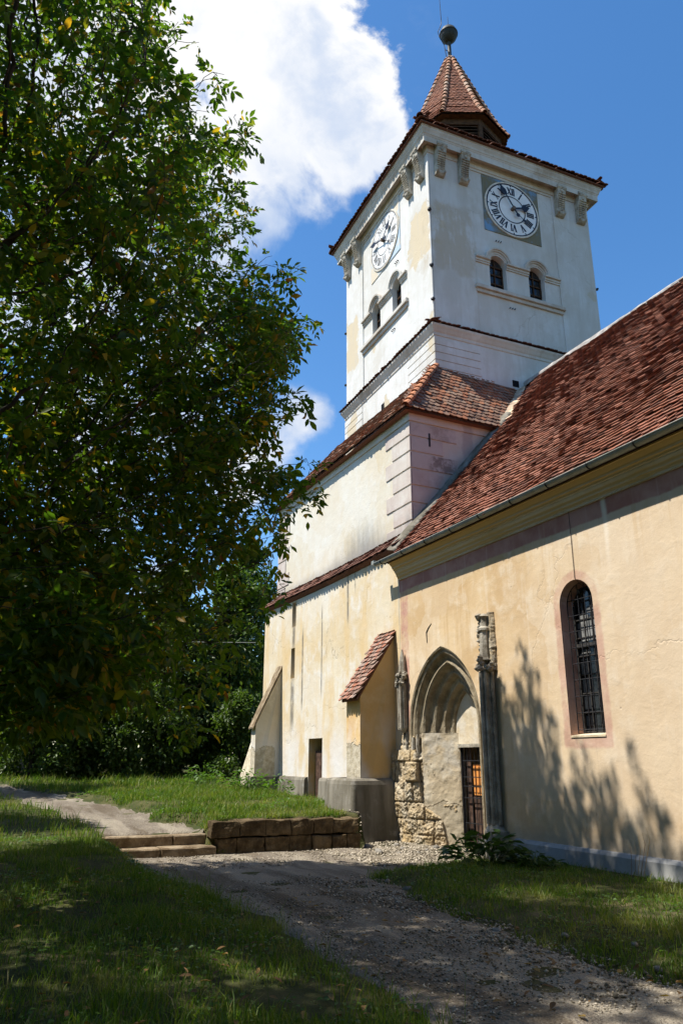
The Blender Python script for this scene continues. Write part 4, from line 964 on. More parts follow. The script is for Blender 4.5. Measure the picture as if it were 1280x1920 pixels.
# ---- clocks
def bar(mb, p, q, w_, c0=.0, c1=.008):
    p, q = Vector((*p, 0)), Vector((*q, 0)); t = (q-p).normalized(); s_ = Vector((-t.y, t.x, 0))*w_/2
    A = [p+s_, p-s_, q-s_, q+s_]; mb.hexa([(v.x, v.y, c0) for v in A]+[(v.x, v.y, c1) for v in A])
NUM = ['XII', 'I', 'II', 'III', 'IIII', 'V', 'VI', 'VII', 'VIII', 'IX', 'X', 'XI']
def clock(F, ca, cb, minute, hour, R0=1.075, pale=False):
    mb = MB(F); mb.box(ca-1.12, ca+1.12, cb-1.10, cb+1.09, .0, .022); ck = mb.build('clock', M['panelpale' if pale else 'panel'], church)
    mb = MB(F); n = 56
    circ = lambda r_, c: [(ca+r_*math.cos(2*math.pi*i/n), cb+r_*math.sin(2*math.pi*i/n), c) for i in range(n)]
    k = mb.pts(circ(R0-.03, .05)); mb.face(*range(k, k+n)); mb.build('dial', M['dialwhite'], ck)
    mb = MB(F); mb.strip(circ(R0, .022), circ(R0, .056), True); mb.strip(circ(R0, .056), circ(R0-.055, .060), True); mb.strip(circ(R0-.055, .060), circ(R0-.055, .05), True); mb.build('dial_rim', M['cream'], ck)
    mb = MB(F); mb.strip(circ(R0-.058, .054), circ(R0-.105, .054), True); mb.strip(circ(.535, .054), circ(.495, .054), True)
    for h in range(12):
        g = math.pi/2-h*math.pi/6; bar(mb, (ca+(R0-.16)*math.cos(g), cb+(R0-.16)*math.sin(g)), (ca+(R0-.07)*math.cos(g), cb+(R0-.07)*math.sin(g)), .035, .050, .056)
        er = Vector((math.cos(g), math.sin(g))); et = Vector((er.y, -er.x))      # upright, feet to the centre
        wds = {'I': .068, 'V': .17, 'X': .17}; tot = sum(wds[ch] for ch in NUM[h]); x = -tot/2; r0, r1 = .60, .86
        P = lambda xx, rr: tuple(Vector((ca, cb))+er*rr+et*xx)
        for ch in NUM[h]:
            w_ = wds[ch]; xc = x+w_/2
            if ch == 'I': bar(mb, P(xc, r0), P(xc, r1), .050, .050, .057); ser = (xc,), (xc,)
            elif ch == 'V':
                bar(mb, P(xc, r0), P(xc-w_*.36, r1), .058, .050, .057); bar(mb, P(xc, r0), P(xc+w_*.36, r1), .028, .050, .0565); ser = (), (xc-w_*.36, xc+w_*.36)
            else:
                bar(mb, P(xc+w_*.34, r0), P(xc-w_*.34, r1), .058, .050, .057); bar(mb, P(xc-w_*.34, r0), P(xc+w_*.34, r1), .028, .050, .0565); ser = (xc-w_*.34, xc+w_*.34), (xc-w_*.34, xc+w_*.34)
            for s_ in ser[0]: bar(mb, P(s_-.034, r0), P(s_+.034, r0), .018, .050, .0575)
            for s_ in ser[1]: bar(mb, P(s_-.034, r1), P(s_+.034, r1), .018, .050, .0575)
            x += w_
    mb.build('numerals', M['inkpale' if pale else 'dialink'], ck, fix=False)
    def hand(name, deg, L, tail, w_, c0, ring_):
        g = math.pi/2-R(deg); e = Vector((math.cos(g), math.sin(g))); s_ = Vector((-e.y, e.x)); mb = MB(F)
        Q = lambda l, t: (ca+e.x*l+s_.x*t, cb+e.y*l+s_.y*t)
        ol = [(-tail, w_*.5), (L*.52, w_*.42), (L*.60, w_*1.5), (L*.72, w_*1.9), (L*.84, w_*1.0), (L, 0)]
        pl = [Q(l, t) for l, t in ol]+[Q(l, -t) for l, t in reversed(ol[:-1])]
        mb.prism(pl, c0, c0+.012)
        if ring_:
            ctr = Q(-tail-.06, 0); m_ = [(ctr[0]+.075*math.cos(2*math.pi*i/10), ctr[1]+.075*math.sin(2*math.pi*i/10)) for i in range(10)]; mb.prism(m_, c0, c0+.012)
        mb.build(name, M['dialink'], ck)
    hand('minute_hand', minute, .98, .22, .055, .150, True); hand('hour_hand', hour, .70, .06, .075, .120, False)
    mb = MB(F); mb.prism([(ca+.07*math.cos(i*.785), cb+.07*math.sin(i*.785)) for i in range(8)], .05, .18); mb.build('arbor', M['rust'], ck)
    mb = MB(F); bar(mb, (ca+.02, cb-.02), (ca+.42, cb-.33), .016, .10, .112); mb.prism([(ca+.44+.05*math.cos(i*.785), cb-.345+.05*math.sin(i*.785)) for i in range(8)], .10, .115); mb.build('counterweight', M['dialink'], ck)
clock(FT1, 3.14, 19.06, 328, 72); clock(FT2, -3.08, 19.08, 289, 52, pale=True)

# ---- corbels under the tower cornice
def corbel_mesh():
    mb = MB(lambda p: Vector(p)); hw = .165
    prof = [(.30, 0), (.30, -.10), (.27, -.13), (.26, -.26), (.215, -.40), (.17, -.55), (.145, -.72), (.13, -.86), (.16, -.95), (.15, -1.04), (.09, -1.09), (.03, -1.10)]
    rows = [[(-hw, z, 0), (-hw, z, c), (-hw*.55, z, c+.025), (0, z, c+.005), (hw*.55, z, c+.025), (hw, z, c), (hw, z, 0)] for c, z in prof]
    for i in range(len(rows)-1): mb.strip(rows[i], rows[i+1])
    k = mb.pts(rows[0]); mb.face(*range(k, k+7)); k = mb.pts(rows[-1]); mb.face(*range(k, k+7))
    for i in range(9):      # leaf scales
        z = -.30-.075*i; c = np.interp(-z, [-q[1] for q in prof], [q[0] for q in prof])
        mb.box(-hw*.86, -.012, z-.026, z+.020, c-.04, c+.055, .014); mb.box(.012, hw*.86, z-.026, z+.020, c-.04, c+.055, .014)
    for sx in (-1, 1): mb.blob((sx*.13, -.99, .17), .06, 40, (.8, 1, 1), .1)
    mb.blob((0, -.18, .28), .07, 42, (1, 1, .6), .1)
    mb.box(-hw-.025, hw+.025, -.07, .03, 0, .33, .012)
    return mb
cm = corbel_mesh(); cfirst = None
for F, al_ in ((FT1, (.36, 1.25, 5.12, 6.02)), (FT2, (-.34, -1.13, -5.14, -6.10))):
    for a in al_:
        if cfirst is None: cfirst = cm.build('corbel', M['corbel'], church); me = cfirst.data; o = cfirst
        else: o = cfirst.copy(); C.objects.link(o)
        mt = Matrix((F.a, Vector((0, 0, 1)), F.c)).transposed().to_4x4(); mt.translation = F((a, 20.50, .03)); o.matrix_basis = mt
        o.matrix_parent_inverse = world_of(church).inverted()
# tower cornice
mb = MB(TW); square_ring(mb, [(0, 20.24), (.06, 20.26), (.07, 20.40), (.10, 20.44), (.10, 20.53), (.27, 20.535), (.275, 20.42), (.30, 20.41), (.305, 20.62), (.32, 20.64), (.33, 20.68), (.345, 20.69), (.36, 20.76), (.40, 20.84), (.41, 20.90), (.43, 20.91), (.43, 20.95), (0, 21.0)])
tc = mb.build('tower_cornice', M['trim'], church)
# low pyramid roof of the tower with a ragged tile eave
mb = MB(TW); rows = [[(-o, -o, z), (WT+o, -o, z), (WT+o, WT+o, z), (-o, WT+o, z)] for o, z in ((.44, 20.93), (.50, 20.95), (.50, 20.99), (-1.5, 22.35))]
for i in range(3): mb.strip(rows[i], rows[i+1], True)
troof = mb.build('tower_roof', M['tileedge'], church)
ledge_tiles('eave_tiles', .56, 20.96, .22, troof, .18, M['tileedge'], 51, .34, .026, ((0, 1), (3, 0), (1, 2), (2, 3)))
ridge_tiles('hip_tiles', TW((-.58, -.58, 20.99)), TW((1.4, 1.4, 22.4)), .11, M['tileedge'], troof, .33, 3)
# lantern: octagon with louvres
CX = CY = 3.2; OR = 1.72
ov = lambda r_, z, k, off=0.: TW((CX+r_*math.cos(R(45*k+off)), CY+r_*math.sin(R(45*k+off)), z))
mb = MB()
mb.strip([ov(OR, 21.6, k) for k in range(8)], [ov(OR, 24.35, k) for k in range(8)], True); lan = mb.build('lantern', M['black'], church)
for k in range(8):
    mb = MB(); d_ = (ov(1, 0, k)-TW((CX, CY, 0))).normalized()
    p = ov(OR+.03, 0, k); s_ = d_.cross(Vector((0, 0, 1)))
    A = [p+s_*.10-d_*.1, p-s_*.10-d_*.1, p-s_*.08+d_*.03, p+s_*.08+d_*.03]
    mb.hexa([(q.x, q.y, 21.7) for q in A]+[(q.x, q.y, 24.3) for q in A]); mb.build('lantern_post', M['brownwood'], lan)
    a_, b_ = ov(OR, 0, k), ov(OR, 0, k+1); t = (b_-a_).normalized(); o_ = t.cross(Vector((0, 0, 1))); o_ = o_ if o_.dot(d_) > 0 else -o_
    mb = MB()
    for i in range(11):
        z = 22.45+.15*i; q0, q1 = a_+t*.12, b_-t*.12
        mb.hexa([(*(q0+o_*.09).xy, z-.06), (*(q1+o_*.09).xy, z-.06), (*(q1-o_*.02).xy, z+.06), (*(q0-o_*.02).xy, z+.06), (*(q0+o_*.09).xy, z-.035), (*(q1+o_*.09).xy, z-.035), (*(q1-o_*.02).xy, z+.085), (*(q0-o_*.02).xy, z+.085)])
    mb.build('louvre', M['brownwood'], lan)
    for z0, z1 in ((24.02, 24.3), (22.1, 22.35)):
        mb = MB(); q0, q1 = a_+t*.05, b_-t*.05; mb.hexa([(*(q0-o_*.05).xy, z0), (*(q1-o_*.05).xy, z0), (*(q1+o_*.07).xy, z0), (*(q0+o_*.07).xy, z0), (*(q0-o_*.05).xy, z1), (*(q1-o_*.05).xy, z1), (*(q1+o_*.07).xy, z1), (*(q0+o_*.07).xy, z1)]); mb.build('lantern_rail', M['brownwood'], lan)
# spire: octagonal, slightly bell-cast
SP = [(2.05, 24.30), (1.72, 24.88), (1.45, 25.5), (.12, 29.0)]
mb = MB()
for i in range(3): mb.strip([ov(SP[i][0], SP[i][1], k) for k in range(8)], [ov(SP[i+1][0], SP[i+1][1], k) for k in range(8)], True)
mb.strip([ov(2.03, 24.28, k) for k in range(8)], [ov(1.6, 24.30, k) for k in range(8)], True); spire = mb.build('spire', M['brownwood'], church)
for k in range(8):
    for i in range(3):
        P0, P1, Q0, Q1 = ov(*SP[i], k), ov(*SP[i], k+1), ov(*SP[i+1], k), ov(*SP[i+1], k+1); U = (P1-P0).normalized(); mid = Q0-P0; V = mid-U*mid.dot(U); L = V.length; V.normalize()
        l0, l1, UL = (Q0-P0).dot(U), (Q1-P0).dot(U), (P1-P0).length
        if k in (1, 2) and i: continue
        tile_field('roof_tiles', P0, U, V, UL, L, .155, .135, M['tilespire'], spire, (lambda u, v, l0=l0, l1=l1, UL=UL, L=L: l0*v/L-.02 < u < UL+(l1-UL)*v/L+.02), 60+k*3+i, 1.2, .02)
    for i in range(3): ridge_tiles('hip_tiles', ov(SP[i][0], SP[i][1]+.02, k), ov(SP[i+1][0], SP[i+1][1]+.02, k), .10, M['hipgrey'], spire, .28, k)
# finial
mb = MB(lambda p: TW((CX+p[0], CY+p[2], p[1]))); mb.lathe([(.16, 28.9), (.13, 29.05), (.08, 29.12), (.075, 30.05), (.10, 30.1)], 10); fin = mb.build('finial', M['copper'], church, True)
mb = MB(lambda p: TW((CX+p[0], CY+p[2], p[1]))); mb.lathe([(.06, 30.0), (.20, 30.09), (.31, 30.23), (.355, 30.38), (.36, 30.41), (.385, 30.42), (.385, 30.47), (.36, 30.48), (.31, 30.64), (.20, 30.78), (.07, 30.86), (.03, 30.90)], 20); mb.build('ball', M['copper'], fin, True)
mb = MB(TW); mb.tube([(CX, CY, 30.8), (CX, CY, 31.45)], [.014, .008], 6); mb.build('spike', M['iron'], fin)
mb = MB(TW); mb.tube([(CX-.16, CY-.02, 29.0), (CX-.22, CY, 29.6), (CX-.24, CY, 29.75), (CX-.46, CY, 30.1), (CX-.52, CY, 30.35), (CX-.40, CY, 30.65), (CX-.33, CY, 30.9), (CX-.33, CY, 31.1), (CX-.36, CY, 32.5)], [.016]*8+[.008], 6)
mb.tube([(CX, CY, 29.5), (CX-.22, CY, 29.52)], .015, 5); mb.build('lightning_rod', M['iron'], fin)

# ================================================================ GROUND
def sm(a, b_, x):
    t = np.clip((np.asarray(x, float)-a)/(b_-a), 0, 1); return t*t*(3-2*t)
def vnoise(x, y, sc, seed):
    g = np.random.default_rng(seed).normal(0, 1, (64, 64)); X, Y = np.asarray(x)*sc, np.asarray(y)*sc
    i, j = np.floor(X).astype(int), np.floor(Y).astype(int); fx, fy = X-i, Y-j; fx, fy = fx*fx*(3-2*fx), fy*fy*(3-2*fy)
    G = lambda a, b_: g[a % 64, b_ % 64]
    return G(i, j)*(1-fx)*(1-fy)+G(i+1, j)*fx*(1-fy)+G(i, j+1)*(1-fx)*fy+G(i+1, j+1)*fx*fy
def pl(y): return 3.12+.10*np.sin(np.asarray(y)*.9)+.07*np.sin(np.asarray(y)*2.3+1)-.55*sm(12.2, 13.9, y)          # left edge of the lower path
def pr(y):                                                                                                         # right edge
    y = np.asarray(y, float); return np.interp(y, [-5, 3, 5, 6.6, 9, 10.6, 11.3, 12.0, 14.3], [5.3, 5.2, 5.08, 4.98, 5.35, 5.6, 6.6, 9.2, 9.2])+.08*np.sin(y*2.1)+.05*np.sin(y*4.7)
def ul(y): y = np.asarray(y, float); return np.interp(y, [14.2, 16, 19.5, 22, 26, 34], [2.60, 2.45, 2.0, 1.4, .3, -1.6])+.06*np.sin(y*2.4)
def ur(y): y = np.asarray(y, float); return np.interp(y, [14.2, 15.4, 16.3, 18, 20.2, 22, 26, 34], [4.30, 4.28, 3.75, 3.9, 3.35, 2.6, 1.5, -.4])+.07*np.sin(y*2.9+1)
def height(x, y):
    x, y = np.asarray(x, float), np.asarray(y, float)
    bank = .34*sm(5, 14.3, y)*sm(2.95, 2.15, x)+.06*sm(3.0, 1.2, x)
    lawn = .09*sm(0, .45, x-pr(y))*sm(11.4, 10.3, y)
    low = bank+lawn-.05*sm(13.2, 14.6, y)*sm(6.9, 7.4, x)+.012*vnoise(x, y, 1.3, 2)
    yy = np.minimum(y, 40)
    terr = .575+.030*(yy-14.3)-.22*sm(7.6, 8.9, x)*sm(14.0, 16.5, y)*sm(23, 21.5, y)+.035*vnoise(x, y, .7, 3)*sm(15, 17, y)
    chan = .335+.046*(yy-14.6)
    left = .36+.040*(yy-14.3)+.02*vnoise(x, y, .8, 5)
    wc = sm(ur(y)-.12, ur(y)+.30, x); wl = sm(ul(y)+.05, ul(y)-.5, x)
    up = chan*(1-wc)*(1-wl)+terr*wc+left*wl*(1-wc)
    s = np.where(x > 7.0, sm(16.55, 16.75, y) if True else 0, np.where(x > 4.28, sm(14.36, 14.52, y), np.where(x > 2.5, sm(14.62, 14.84, y), sm(13.6, 14.9, y))))
    s = np.where((x > 7.0) & (x < 7.55), sm(14.55, 14.75, y), s)
    z = low*(1-s)+up*s
    far = sm(45, 120, np.hypot(x, y)); return z*(1-far)+1.3*far
def axis_pts(lo, hi, st, far, gr=1.25):
    m_ = list(np.arange(lo, hi+1e-6, st)); a, s_ = hi, st
    while a < far: s_ *= gr; a += s_; m_.append(a)
    a, s_ = lo, st; pre = []
    while a > -far: s_ *= gr; a -= s_; pre.append(a)
    return np.array(pre[::-1]+m_)
gx = np.unique(np.r_[axis_pts(-4, 9.2, .11, 900)]); gy = np.unique(np.r_[axis_pts(0, 25, .11, 900), np.arange(14.3, 14.9, .04)])
X, Y = np.meshgrid(gx, gy, indexing='ij'); Z = height(X, Y)
nx, ny = X.shape; I = (np.arange(nx-1)[:, None]*ny+np.arange(ny-1)[None, :]).ravel()
gme = np_mesh('ground', np.stack([X, Y, Z], -1).reshape(-1, 3), np.stack([I, I+ny, I+ny+1, I+1], 1), True)
tag(link('ground', gme, None, M['ground']), kind='structure')
def ribbon(name, L_, R_, ys, nu, lift=.016):
    U = np.linspace(0, 1, nu); Yg = np.repeat(ys[:, None], nu, 1); l_, r_ = L_(ys), R_(ys)
    jl = .06*vnoise(ys*0, ys, 2.2, 11)+.03*vnoise(ys*0, ys, 6, 12); jr = .07*vnoise(ys*0+5, ys, 1.9, 13)+.04*vnoise(ys*0, ys, 6, 14)
    Xg = (l_+jl)[:, None]*(1-U)+(r_+jr)[:, None]*U; Zg = height(Xg, Yg)+lift*np.clip(np.minimum(U, 1-U)/.04, -.6, 1)[None, :]+.012*vnoise(Xg, Yg, 3.1, 15)*np.clip(np.minimum(U, 1-U)/.06, 0, 1)
    n, k = Xg.shape; I = (np.arange(n-1)[:, None]*k+np.arange(k-1)[None, :]).ravel()
    me = np_mesh(name, np.stack([Xg, Yg, Zg], -1).reshape(-1, 3), np.stack([I, I+k, I+k+1, I+1], 1), True)
    return tag(link(name, me, None, M['path']), kind='structure')
ribbon('path', pl, pr, np.arange(-2, 14.42, .08), 40)
ribbon('path', ul, ur, np.arange(14.70, 34, .10), 24)

# ---- retaining wall and steps
rgw = random.Random(11)
mb = MB()
for row, (z0, z1, edges) in enumerate(((-.15, .285, [4.42, 4.78, 5.33, 5.80, 6.26, 6.66, 7.0, 7.30]), (.29, .575, [4.30, 4.83, 5.33, 5.83, 6.30, 6.72, 7.28]))):
    for a0, a1 in zip(edges[:-1], edges[1:]):
        yo = 14.20+rgw.uniform(-.03, .035)+(0 if row == 0 else .01); zt = z1-rgw.uniform(0, .035); g = rgw.uniform(.003, .012); bv = .022
        mb.T = lambda p, yo=yo: Vector((p[0], yo-p[2], p[1]))
        mb.box(a0+g, a1-g, z0, zt, -.34, 0, bv*.5)
wall = mb.build('retaining_wall', M['ashlar'])
rough(wall, .034, 5, 3); tag(wall, 'low brown retaining wall of two courses of squared stone blocks edging the lawn', 'wall')
steps = empty('stone_steps', (3.5, 14.4, 0), 'two worn stone steps between the gravel path and the upper path', 'steps')
for (y0, y1, z0, z1, edges) in ((14.16, 14.62, -.1, .165, [2.42, 3.40, 4.40]), (14.56, 14.98, .0, .335, [2.36, 3.70, 4.32])):
    mb = MB()
    for a0, a1 in zip(edges[:-1], edges[1:]):
        mb.T = lambda p, y0=y0: Vector((p[0], y0-p[2], p[1])); mb.box(a0+.006, a1-.006, z0, z1-rgw.uniform(0, .012), -(y1-y0), 0, .02)
    so_ = mb.build('step', M['step'], steps); rough(so_, .014, 4, y0)

# ---- loose stones and gravel
def stone_mesh(seed):
    rg = random.Random(seed); mb = MB(); mb.blob((0, 0, 0), 1, seed, (1, .62, .8), .22); return mb.build('loose_stone', M['pebble'], None, True)
protos = []
stones = [(5.5, 9.4, .07), (5.35, 8.9, .045), (5.2, 7.6, .04), (5.05, 6.9, .05), (5.3, 6.2, .045), (5.55, 5.6, .04), (5.18, 5.0, .05), (5.4, 4.7, .035), (4.9, 5.9, .03), (5.25, 8.2, .035), (5.6, 10.1, .05), (6.2, 10.9, .04),
          (7.2, 13.3, .09), (7.45, 13.0, .06), (7.8, 12.9, .05), (8.1, 13.1, .06), (8.35, 12.7, .05), (8.5, 13.4, .08), (7.9, 13.6, .07), (7.5, 14.3, .10), (6.9, 13.8, .05), (8.2, 14.4, .08), (6.6, 13.2, .035), (4.2, 13.6, .03), (3.4, 13.8, .035), (3.0, 13.7, .03), (4.9, 13.4, .03)]
for i, (x, y, r_) in enumerate(stones):
    if i < 5: o = stone_mesh(i+1); protos.append(o)
    else: o = protos[i % 5].copy(); C.objects.link(o)
    o.location = (x, y, float(height(x, y))+r_*.35); o.scale = (r_, r_, r_); o.rotation_euler = (rgw.uniform(-.3, .3)+math.pi/2, rgw.uniform(-.2, .2), rgw.uniform(0, 6))
    tag(o, 'pale rounded stone lying loose on the gravel beside the path or portal', 'stone', 'loose stones along the path')
rg = np.random.default_rng(5)
def gravel(n, fx, fy, r0, r1):
    x, y = fx(n), fy(n); keep = (x > pl(y)+.05) & (x < pr(y)+.15); return x[keep], y[keep], rg.uniform(r0, r1, keep.sum())
gs = [gravel(9000, lambda n: rg.uniform(3, 5.6, n), lambda n: 3.2+rg.power(.8, n)*8, .006, .016), gravel(1500, lambda n: rg.uniform(4.4, 5.4, n), lambda n: rg.uniform(3.5, 10.5, n), .010, .026), gravel(5200, lambda n: rg.uniform(6.3, 8.9, n), lambda n: rg.uniform(11.6, 15.2, n), .008, .032), gravel(1800, lambda n: rg.uniform(2.8, 7, n), lambda n: rg.uniform(12.4, 14.2, n), .006, .02)]
gx_, gy_, gr_ = [np.concatenate([g[i] for g in gs]) for i in range(3)]
ok = (gx_ < 8.8) & ~((gy_ > 14.1) & (gx_ < 7.5)); gx_, gy_, gr_ = gx_[ok], gy_[ok], gr_[ok]
oct_ = np.array([(1, 0, 0), (0, 1, 0), (-1, 0, 0), (0, -1, 0), (0, 0, .75), (0, 0, -.6)]); ofc = np.array([(0, 1, 4), (1, 2, 4), (2, 3, 4), (3, 0, 4), (1, 0, 5), (2, 1, 5), (3, 2, 5), (0, 3, 5)])
n = len(gx_); sc = gr_[:, None, None]*rg.uniform(.6, 1.3, (n, 6, 1)); a = rg.uniform(0, 6.28, n); q = oct_[None]*sc
qx = q[..., 0]*np.cos(a)[:, None]-q[..., 1]*np.sin(a)[:, None]; qy = q[..., 0]*np.sin(a)[:, None]+q[..., 1]*np.cos(a)[:, None]
V = np.stack([qx+gx_[:, None], qy+gy_[:, None], q[..., 2]+(height(gx_, gy_)+.016+gr_*.2)[:, None]], -1).reshape(-1, 3)
F = (ofc[None]+(np.arange(n)*6)[:, None, None]).reshape(-1, 3)
mt, b = newmat('gravel_stone'); c_ = b.ramp(b.rnd(), [(0, (.09, .075, .05)), (.5, (.24, .20, .14)), (1, (.46, .40, .31))]); b.out(c_, .9)
tag(link('loose_gravel', np_mesh('loose_gravel', V, F), None, mt), 'loose grey and buff gravel strewn over the path and before the portal', 'gravel', kind='stuff')

# ---- grass
def blades(x, y, h, w_, lean, seed):
    rg = np.random.default_rng(seed); n = len(x); z = height(x, y)-.01; a = rg.uniform(0, 6.283, n); l = rg.uniform(.1, 1, n)*lean; b_ = rg.uniform(0, 6.283, n)
    dx, dy = np.cos(b_)*l*h, np.sin(b_)*l*h; wx, wy = np.cos(a)*w_/2, np.sin(a)*w_/2
    P = [np.stack([x-wx, y-wy, z], -1), np.stack([x+wx, y+wy, z], -1), np.stack([x+dx*.38-wx*.8, y+dy*.38-wy*.8, z+h*.58], -1), np.stack([x+dx*.38+wx*.8, y+dy*.38+wy*.8, z+h*.58], -1), np.stack([x+dx, y+dy, z+h*np.sqrt(np.maximum(1-l*l*.6, .2))], -1)]
    V = np.stack(P, 1).reshape(-1, 3); k = (np.arange(n)*5)[:, None]
    return V, np.concatenate([k+np.array([[0, 1, 3]]), k+np.array([[0, 3, 2]]), k+np.array([[2, 3, 4]])], 1).reshape(-1, 3)
def grow(n, x0, x1, y0, y1, cond, h0, h1, w_, seed, lean=.7, ypow=1.):
    rg = np.random.default_rng(seed); x = rg.uniform(x0, x1, n); y = y0+(y1-y0)*rg.power(ypow, n) if ypow != 1 else rg.uniform(y0, y1, n)
    d_ = vnoise(x, y, 1.6, seed+50)+.6*vnoise(x, y, 4.5, seed+51); k = cond(x, y) & (rg.uniform(-1.7, 1.2, n) < d_+.35); x, y, d_ = x[k], y[k], d_[k]
    h = np.clip(rg.uniform(h0, h1, len(x))*(1+.32*d_)*rg.choice([1, 1, 1, 1.6], len(x)), .02, .5)
    return x, y, h, np.full(len(x), w_)*rg.uniform(.6, 1.3, len(x)), lean, seed
patches = [
    grow(42000, -.6, 3.3, 1.8, 5.0, lambda x, y: x < pl(y)+.02, .03, .085, .006, 101, 1.0),
    grow(75000, -1.2, 3.2, 5.0, 14.6, lambda x, y: (x < pl(y)+.02) & ~((y > 14.1) & (x > 2.4)), .03, .095, .007, 102, 1.0),
    grow(2600, 2.3, 3.3, 4.0, 14.0, lambda x, y: (x < pl(y)+.08) & (x > pl(y)-.5), .08, .19, .006, 103, .9),
    grow(52000, 4.9, 8.75, 1.5, 11.9, lambda x, y: x > pr(y)-.03, .03, .09, .008, 104, 1.0),
    grow(60000, 3.2, 8.85, 14.5, 22.8, lambda x, y: (x > ur(y)+.0) & ~((x > 7.0) & (y < 16.7)), .04, .12, .012, 105, .8),
    grow(26000, 1, 8.2, 22.5, 33, lambda x, y: x > ur(y), .05, .16, .018, 106, .8),
    grow(18000, -2.5, 2.7, 14.4, 31, lambda x, y: x < ul(y)+.02, .06, .16, .014, 107, .8),
    grow(9000, 4.3, 7.25, 14.22, 14.9, lambda x, y: x > 4.3, .04, .12, .009, 108, 1.1),
    grow(1800, 7.0, 7.6, 14.9, 17, lambda x, y: (y > 14.9) & (y > 14.9+(x-7.0)*2.9), .05, .12, .009, 109, .9)]
VF = [blades(*p) for p in patches]; off = 0; Vs, Fs = [], []
for v_, f_ in VF: Vs.append(v_); Fs.append(f_+off); off += len(v_)
tag(link('lawn_grass', np_mesh('lawn_grass', np.concatenate(Vs), np.concatenate(Fs)), None, M['grass']), 'rough green grass growing on the banks and lawns round the path', 'grass', kind='stuff')

# ---- leaves as geometry
def leaf_quads(P, D, Nn, L, W):
    """folded leaves: P base, D direction, Nn upper side, L length, W width; arrays of n"""
    S = np.cross(D, Nn); S /= np.linalg.norm(S, axis=1, keepdims=True)+1e-9; U = np.cross(S, D)
    pt = lambda s_, t, u: P+D*(t*L)[:, None]+S*(s_*W)[:, None]+U*(u*W)[:, None]
    o = np.ones(len(P))
    V = np.stack([pt(0*o, 0*o, 0*o), pt(-.36*o, .28*o, .12*o), pt(-.42*o, .60*o, .14*o), pt(0*o, o, -.15*o), pt(.42*o, .60*o, .14*o), pt(.36*o, .28*o, .12*o)], 1).reshape(-1, 3)
    k = (np.arange(len(P))*6)[:, None]
    return V, np.concatenate([k+np.array([[0, 3, 2, 1]]), k+np.array([[0, 5, 4, 3]])], 1).reshape(-1, 4)
def unit(v): return v/(np.linalg.norm(v, axis=-1, keepdims=True)+1e-9)
# clover and small herbs in the turf
rg = np.random.default_rng(91); n = 30000; x = rg.uniform(-1, 8.7, n); y = 2.2+rg.power(.75, n)*20
k = ((x < pl(y)-.02) & (y < 14)) | ((x > pr(y)+.05) & (y < 11.6) & (x < 8.65)) | ((y > 14.6) & (x > ur(y)) & (x < 8.5) & ~((x > 7) & (y < 16.8)))
k &= (vnoise(x, y, 1.1, 61)+.5*vnoise(x, y, 3.3, 62)) > .35; x, y = x[k], y[k]; n = len(x)
P = np.stack([x, y, height(x, y)+rg.uniform(.02, .07, n)], -1); a = rg.uniform(0, 6.28, n); D = unit(np.stack([np.cos(a), np.sin(a), rg.uniform(-.1, .4, n)], -1)); Nn = unit(np.stack([rg.normal(0, .3, n), rg.normal(0, .3, n), np.ones(n)], -1)); L = rg.uniform(.018, .05, n)*np.interp(y, [2, 8, 20], [.8, 1.2, 1.8])
V, F = leaf_quads(P, D, Nn, L, L*.75); tag(link('ground_herbs', np_mesh('ground_herbs', V, F), None, M['weed']), 'patches of clover and small herbs among the grass', 'clover', kind='stuff')
# fallen leaves
rg = np.random.default_rng(77); n = 420; x = rg.uniform(-.4, 5.2, n); y = 2.5+rg.power(.8, n)*8; P = np.stack([x, y, height(x, y)+.03+rg.uniform(0, .05, n)], -1)
a = rg.uniform(0, 6.28, n); D = np.stack([np.cos(a), np.sin(a), rg.uniform(-.2, .3, n)], -1); Nn = unit(np.stack([rg.normal(0, .3, n), rg.normal(0, .3, n), np.ones(n)], -1))
V, F = leaf_quads(P, unit(D), Nn, rg.uniform(.05, .11, n), rg.uniform(.025, .05, n))
tag(link('fallen_leaves', np_mesh('fallen_leaves', V, F), None, M['dryleaf']), 'dry brown walnut leaves scattered on the grass and gravel', 'leaves', kind='stuff')
# broad-leaved plant by the portal, weeds by the far buttress
def leafy(name, x, y, n, rad, L0, L1, wr, mat, label, cat, seed, up=.7, stem=.5, group=None):
    rg = np.random.default_rng(seed); z = float(height(x, y)); e = empty(name, (x, y, z), label, cat, group)
    a = rg.uniform(0, 6.28, n); r_ = rad*np.sqrt(rg.uniform(0, 1, n)); h = stem*(1-.6*(r_/rad)**2)*rg.uniform(.3, 1.1, n)
    P = np.stack([x+r_*np.cos(a), y+r_*np.sin(a), z+h], -1); D = unit(np.stack([np.cos(a)+rg.normal(0, .4, n), np.sin(a)+rg.normal(0, .4, n), rg.uniform(-.5, up, n)], -1))
    Nn = unit(np.stack([rg.normal(0, .35, n), rg.normal(0, .35, n), np.ones(n)], -1)); L = rg.uniform(L0, L1, n)
    V, F = leaf_quads(P, D, Nn, L, L*wr); link('leaves', np_mesh('leaves', V, F, True), e, mat)
    mb = MB()
    for i in range(0, n, 3): mb.tube([(x+(P[i][0]-x)*.35, y+(P[i][1]-y)*.35, z-.02), (x+(P[i][0]-x)*.7, y+(P[i][1]-y)*.7, z+h[i]*.7), tuple(P[i])], .005, 4, False)
    mb.build('stems', mat, e); return e
leafy('broad_leaved_plant', 7.75, 10.75, 190, .62, .14, .27, .55, M['hosta'], 'dark broad-leaved clump growing against the wall beside the portal', 'plant', 1, .5, .46)
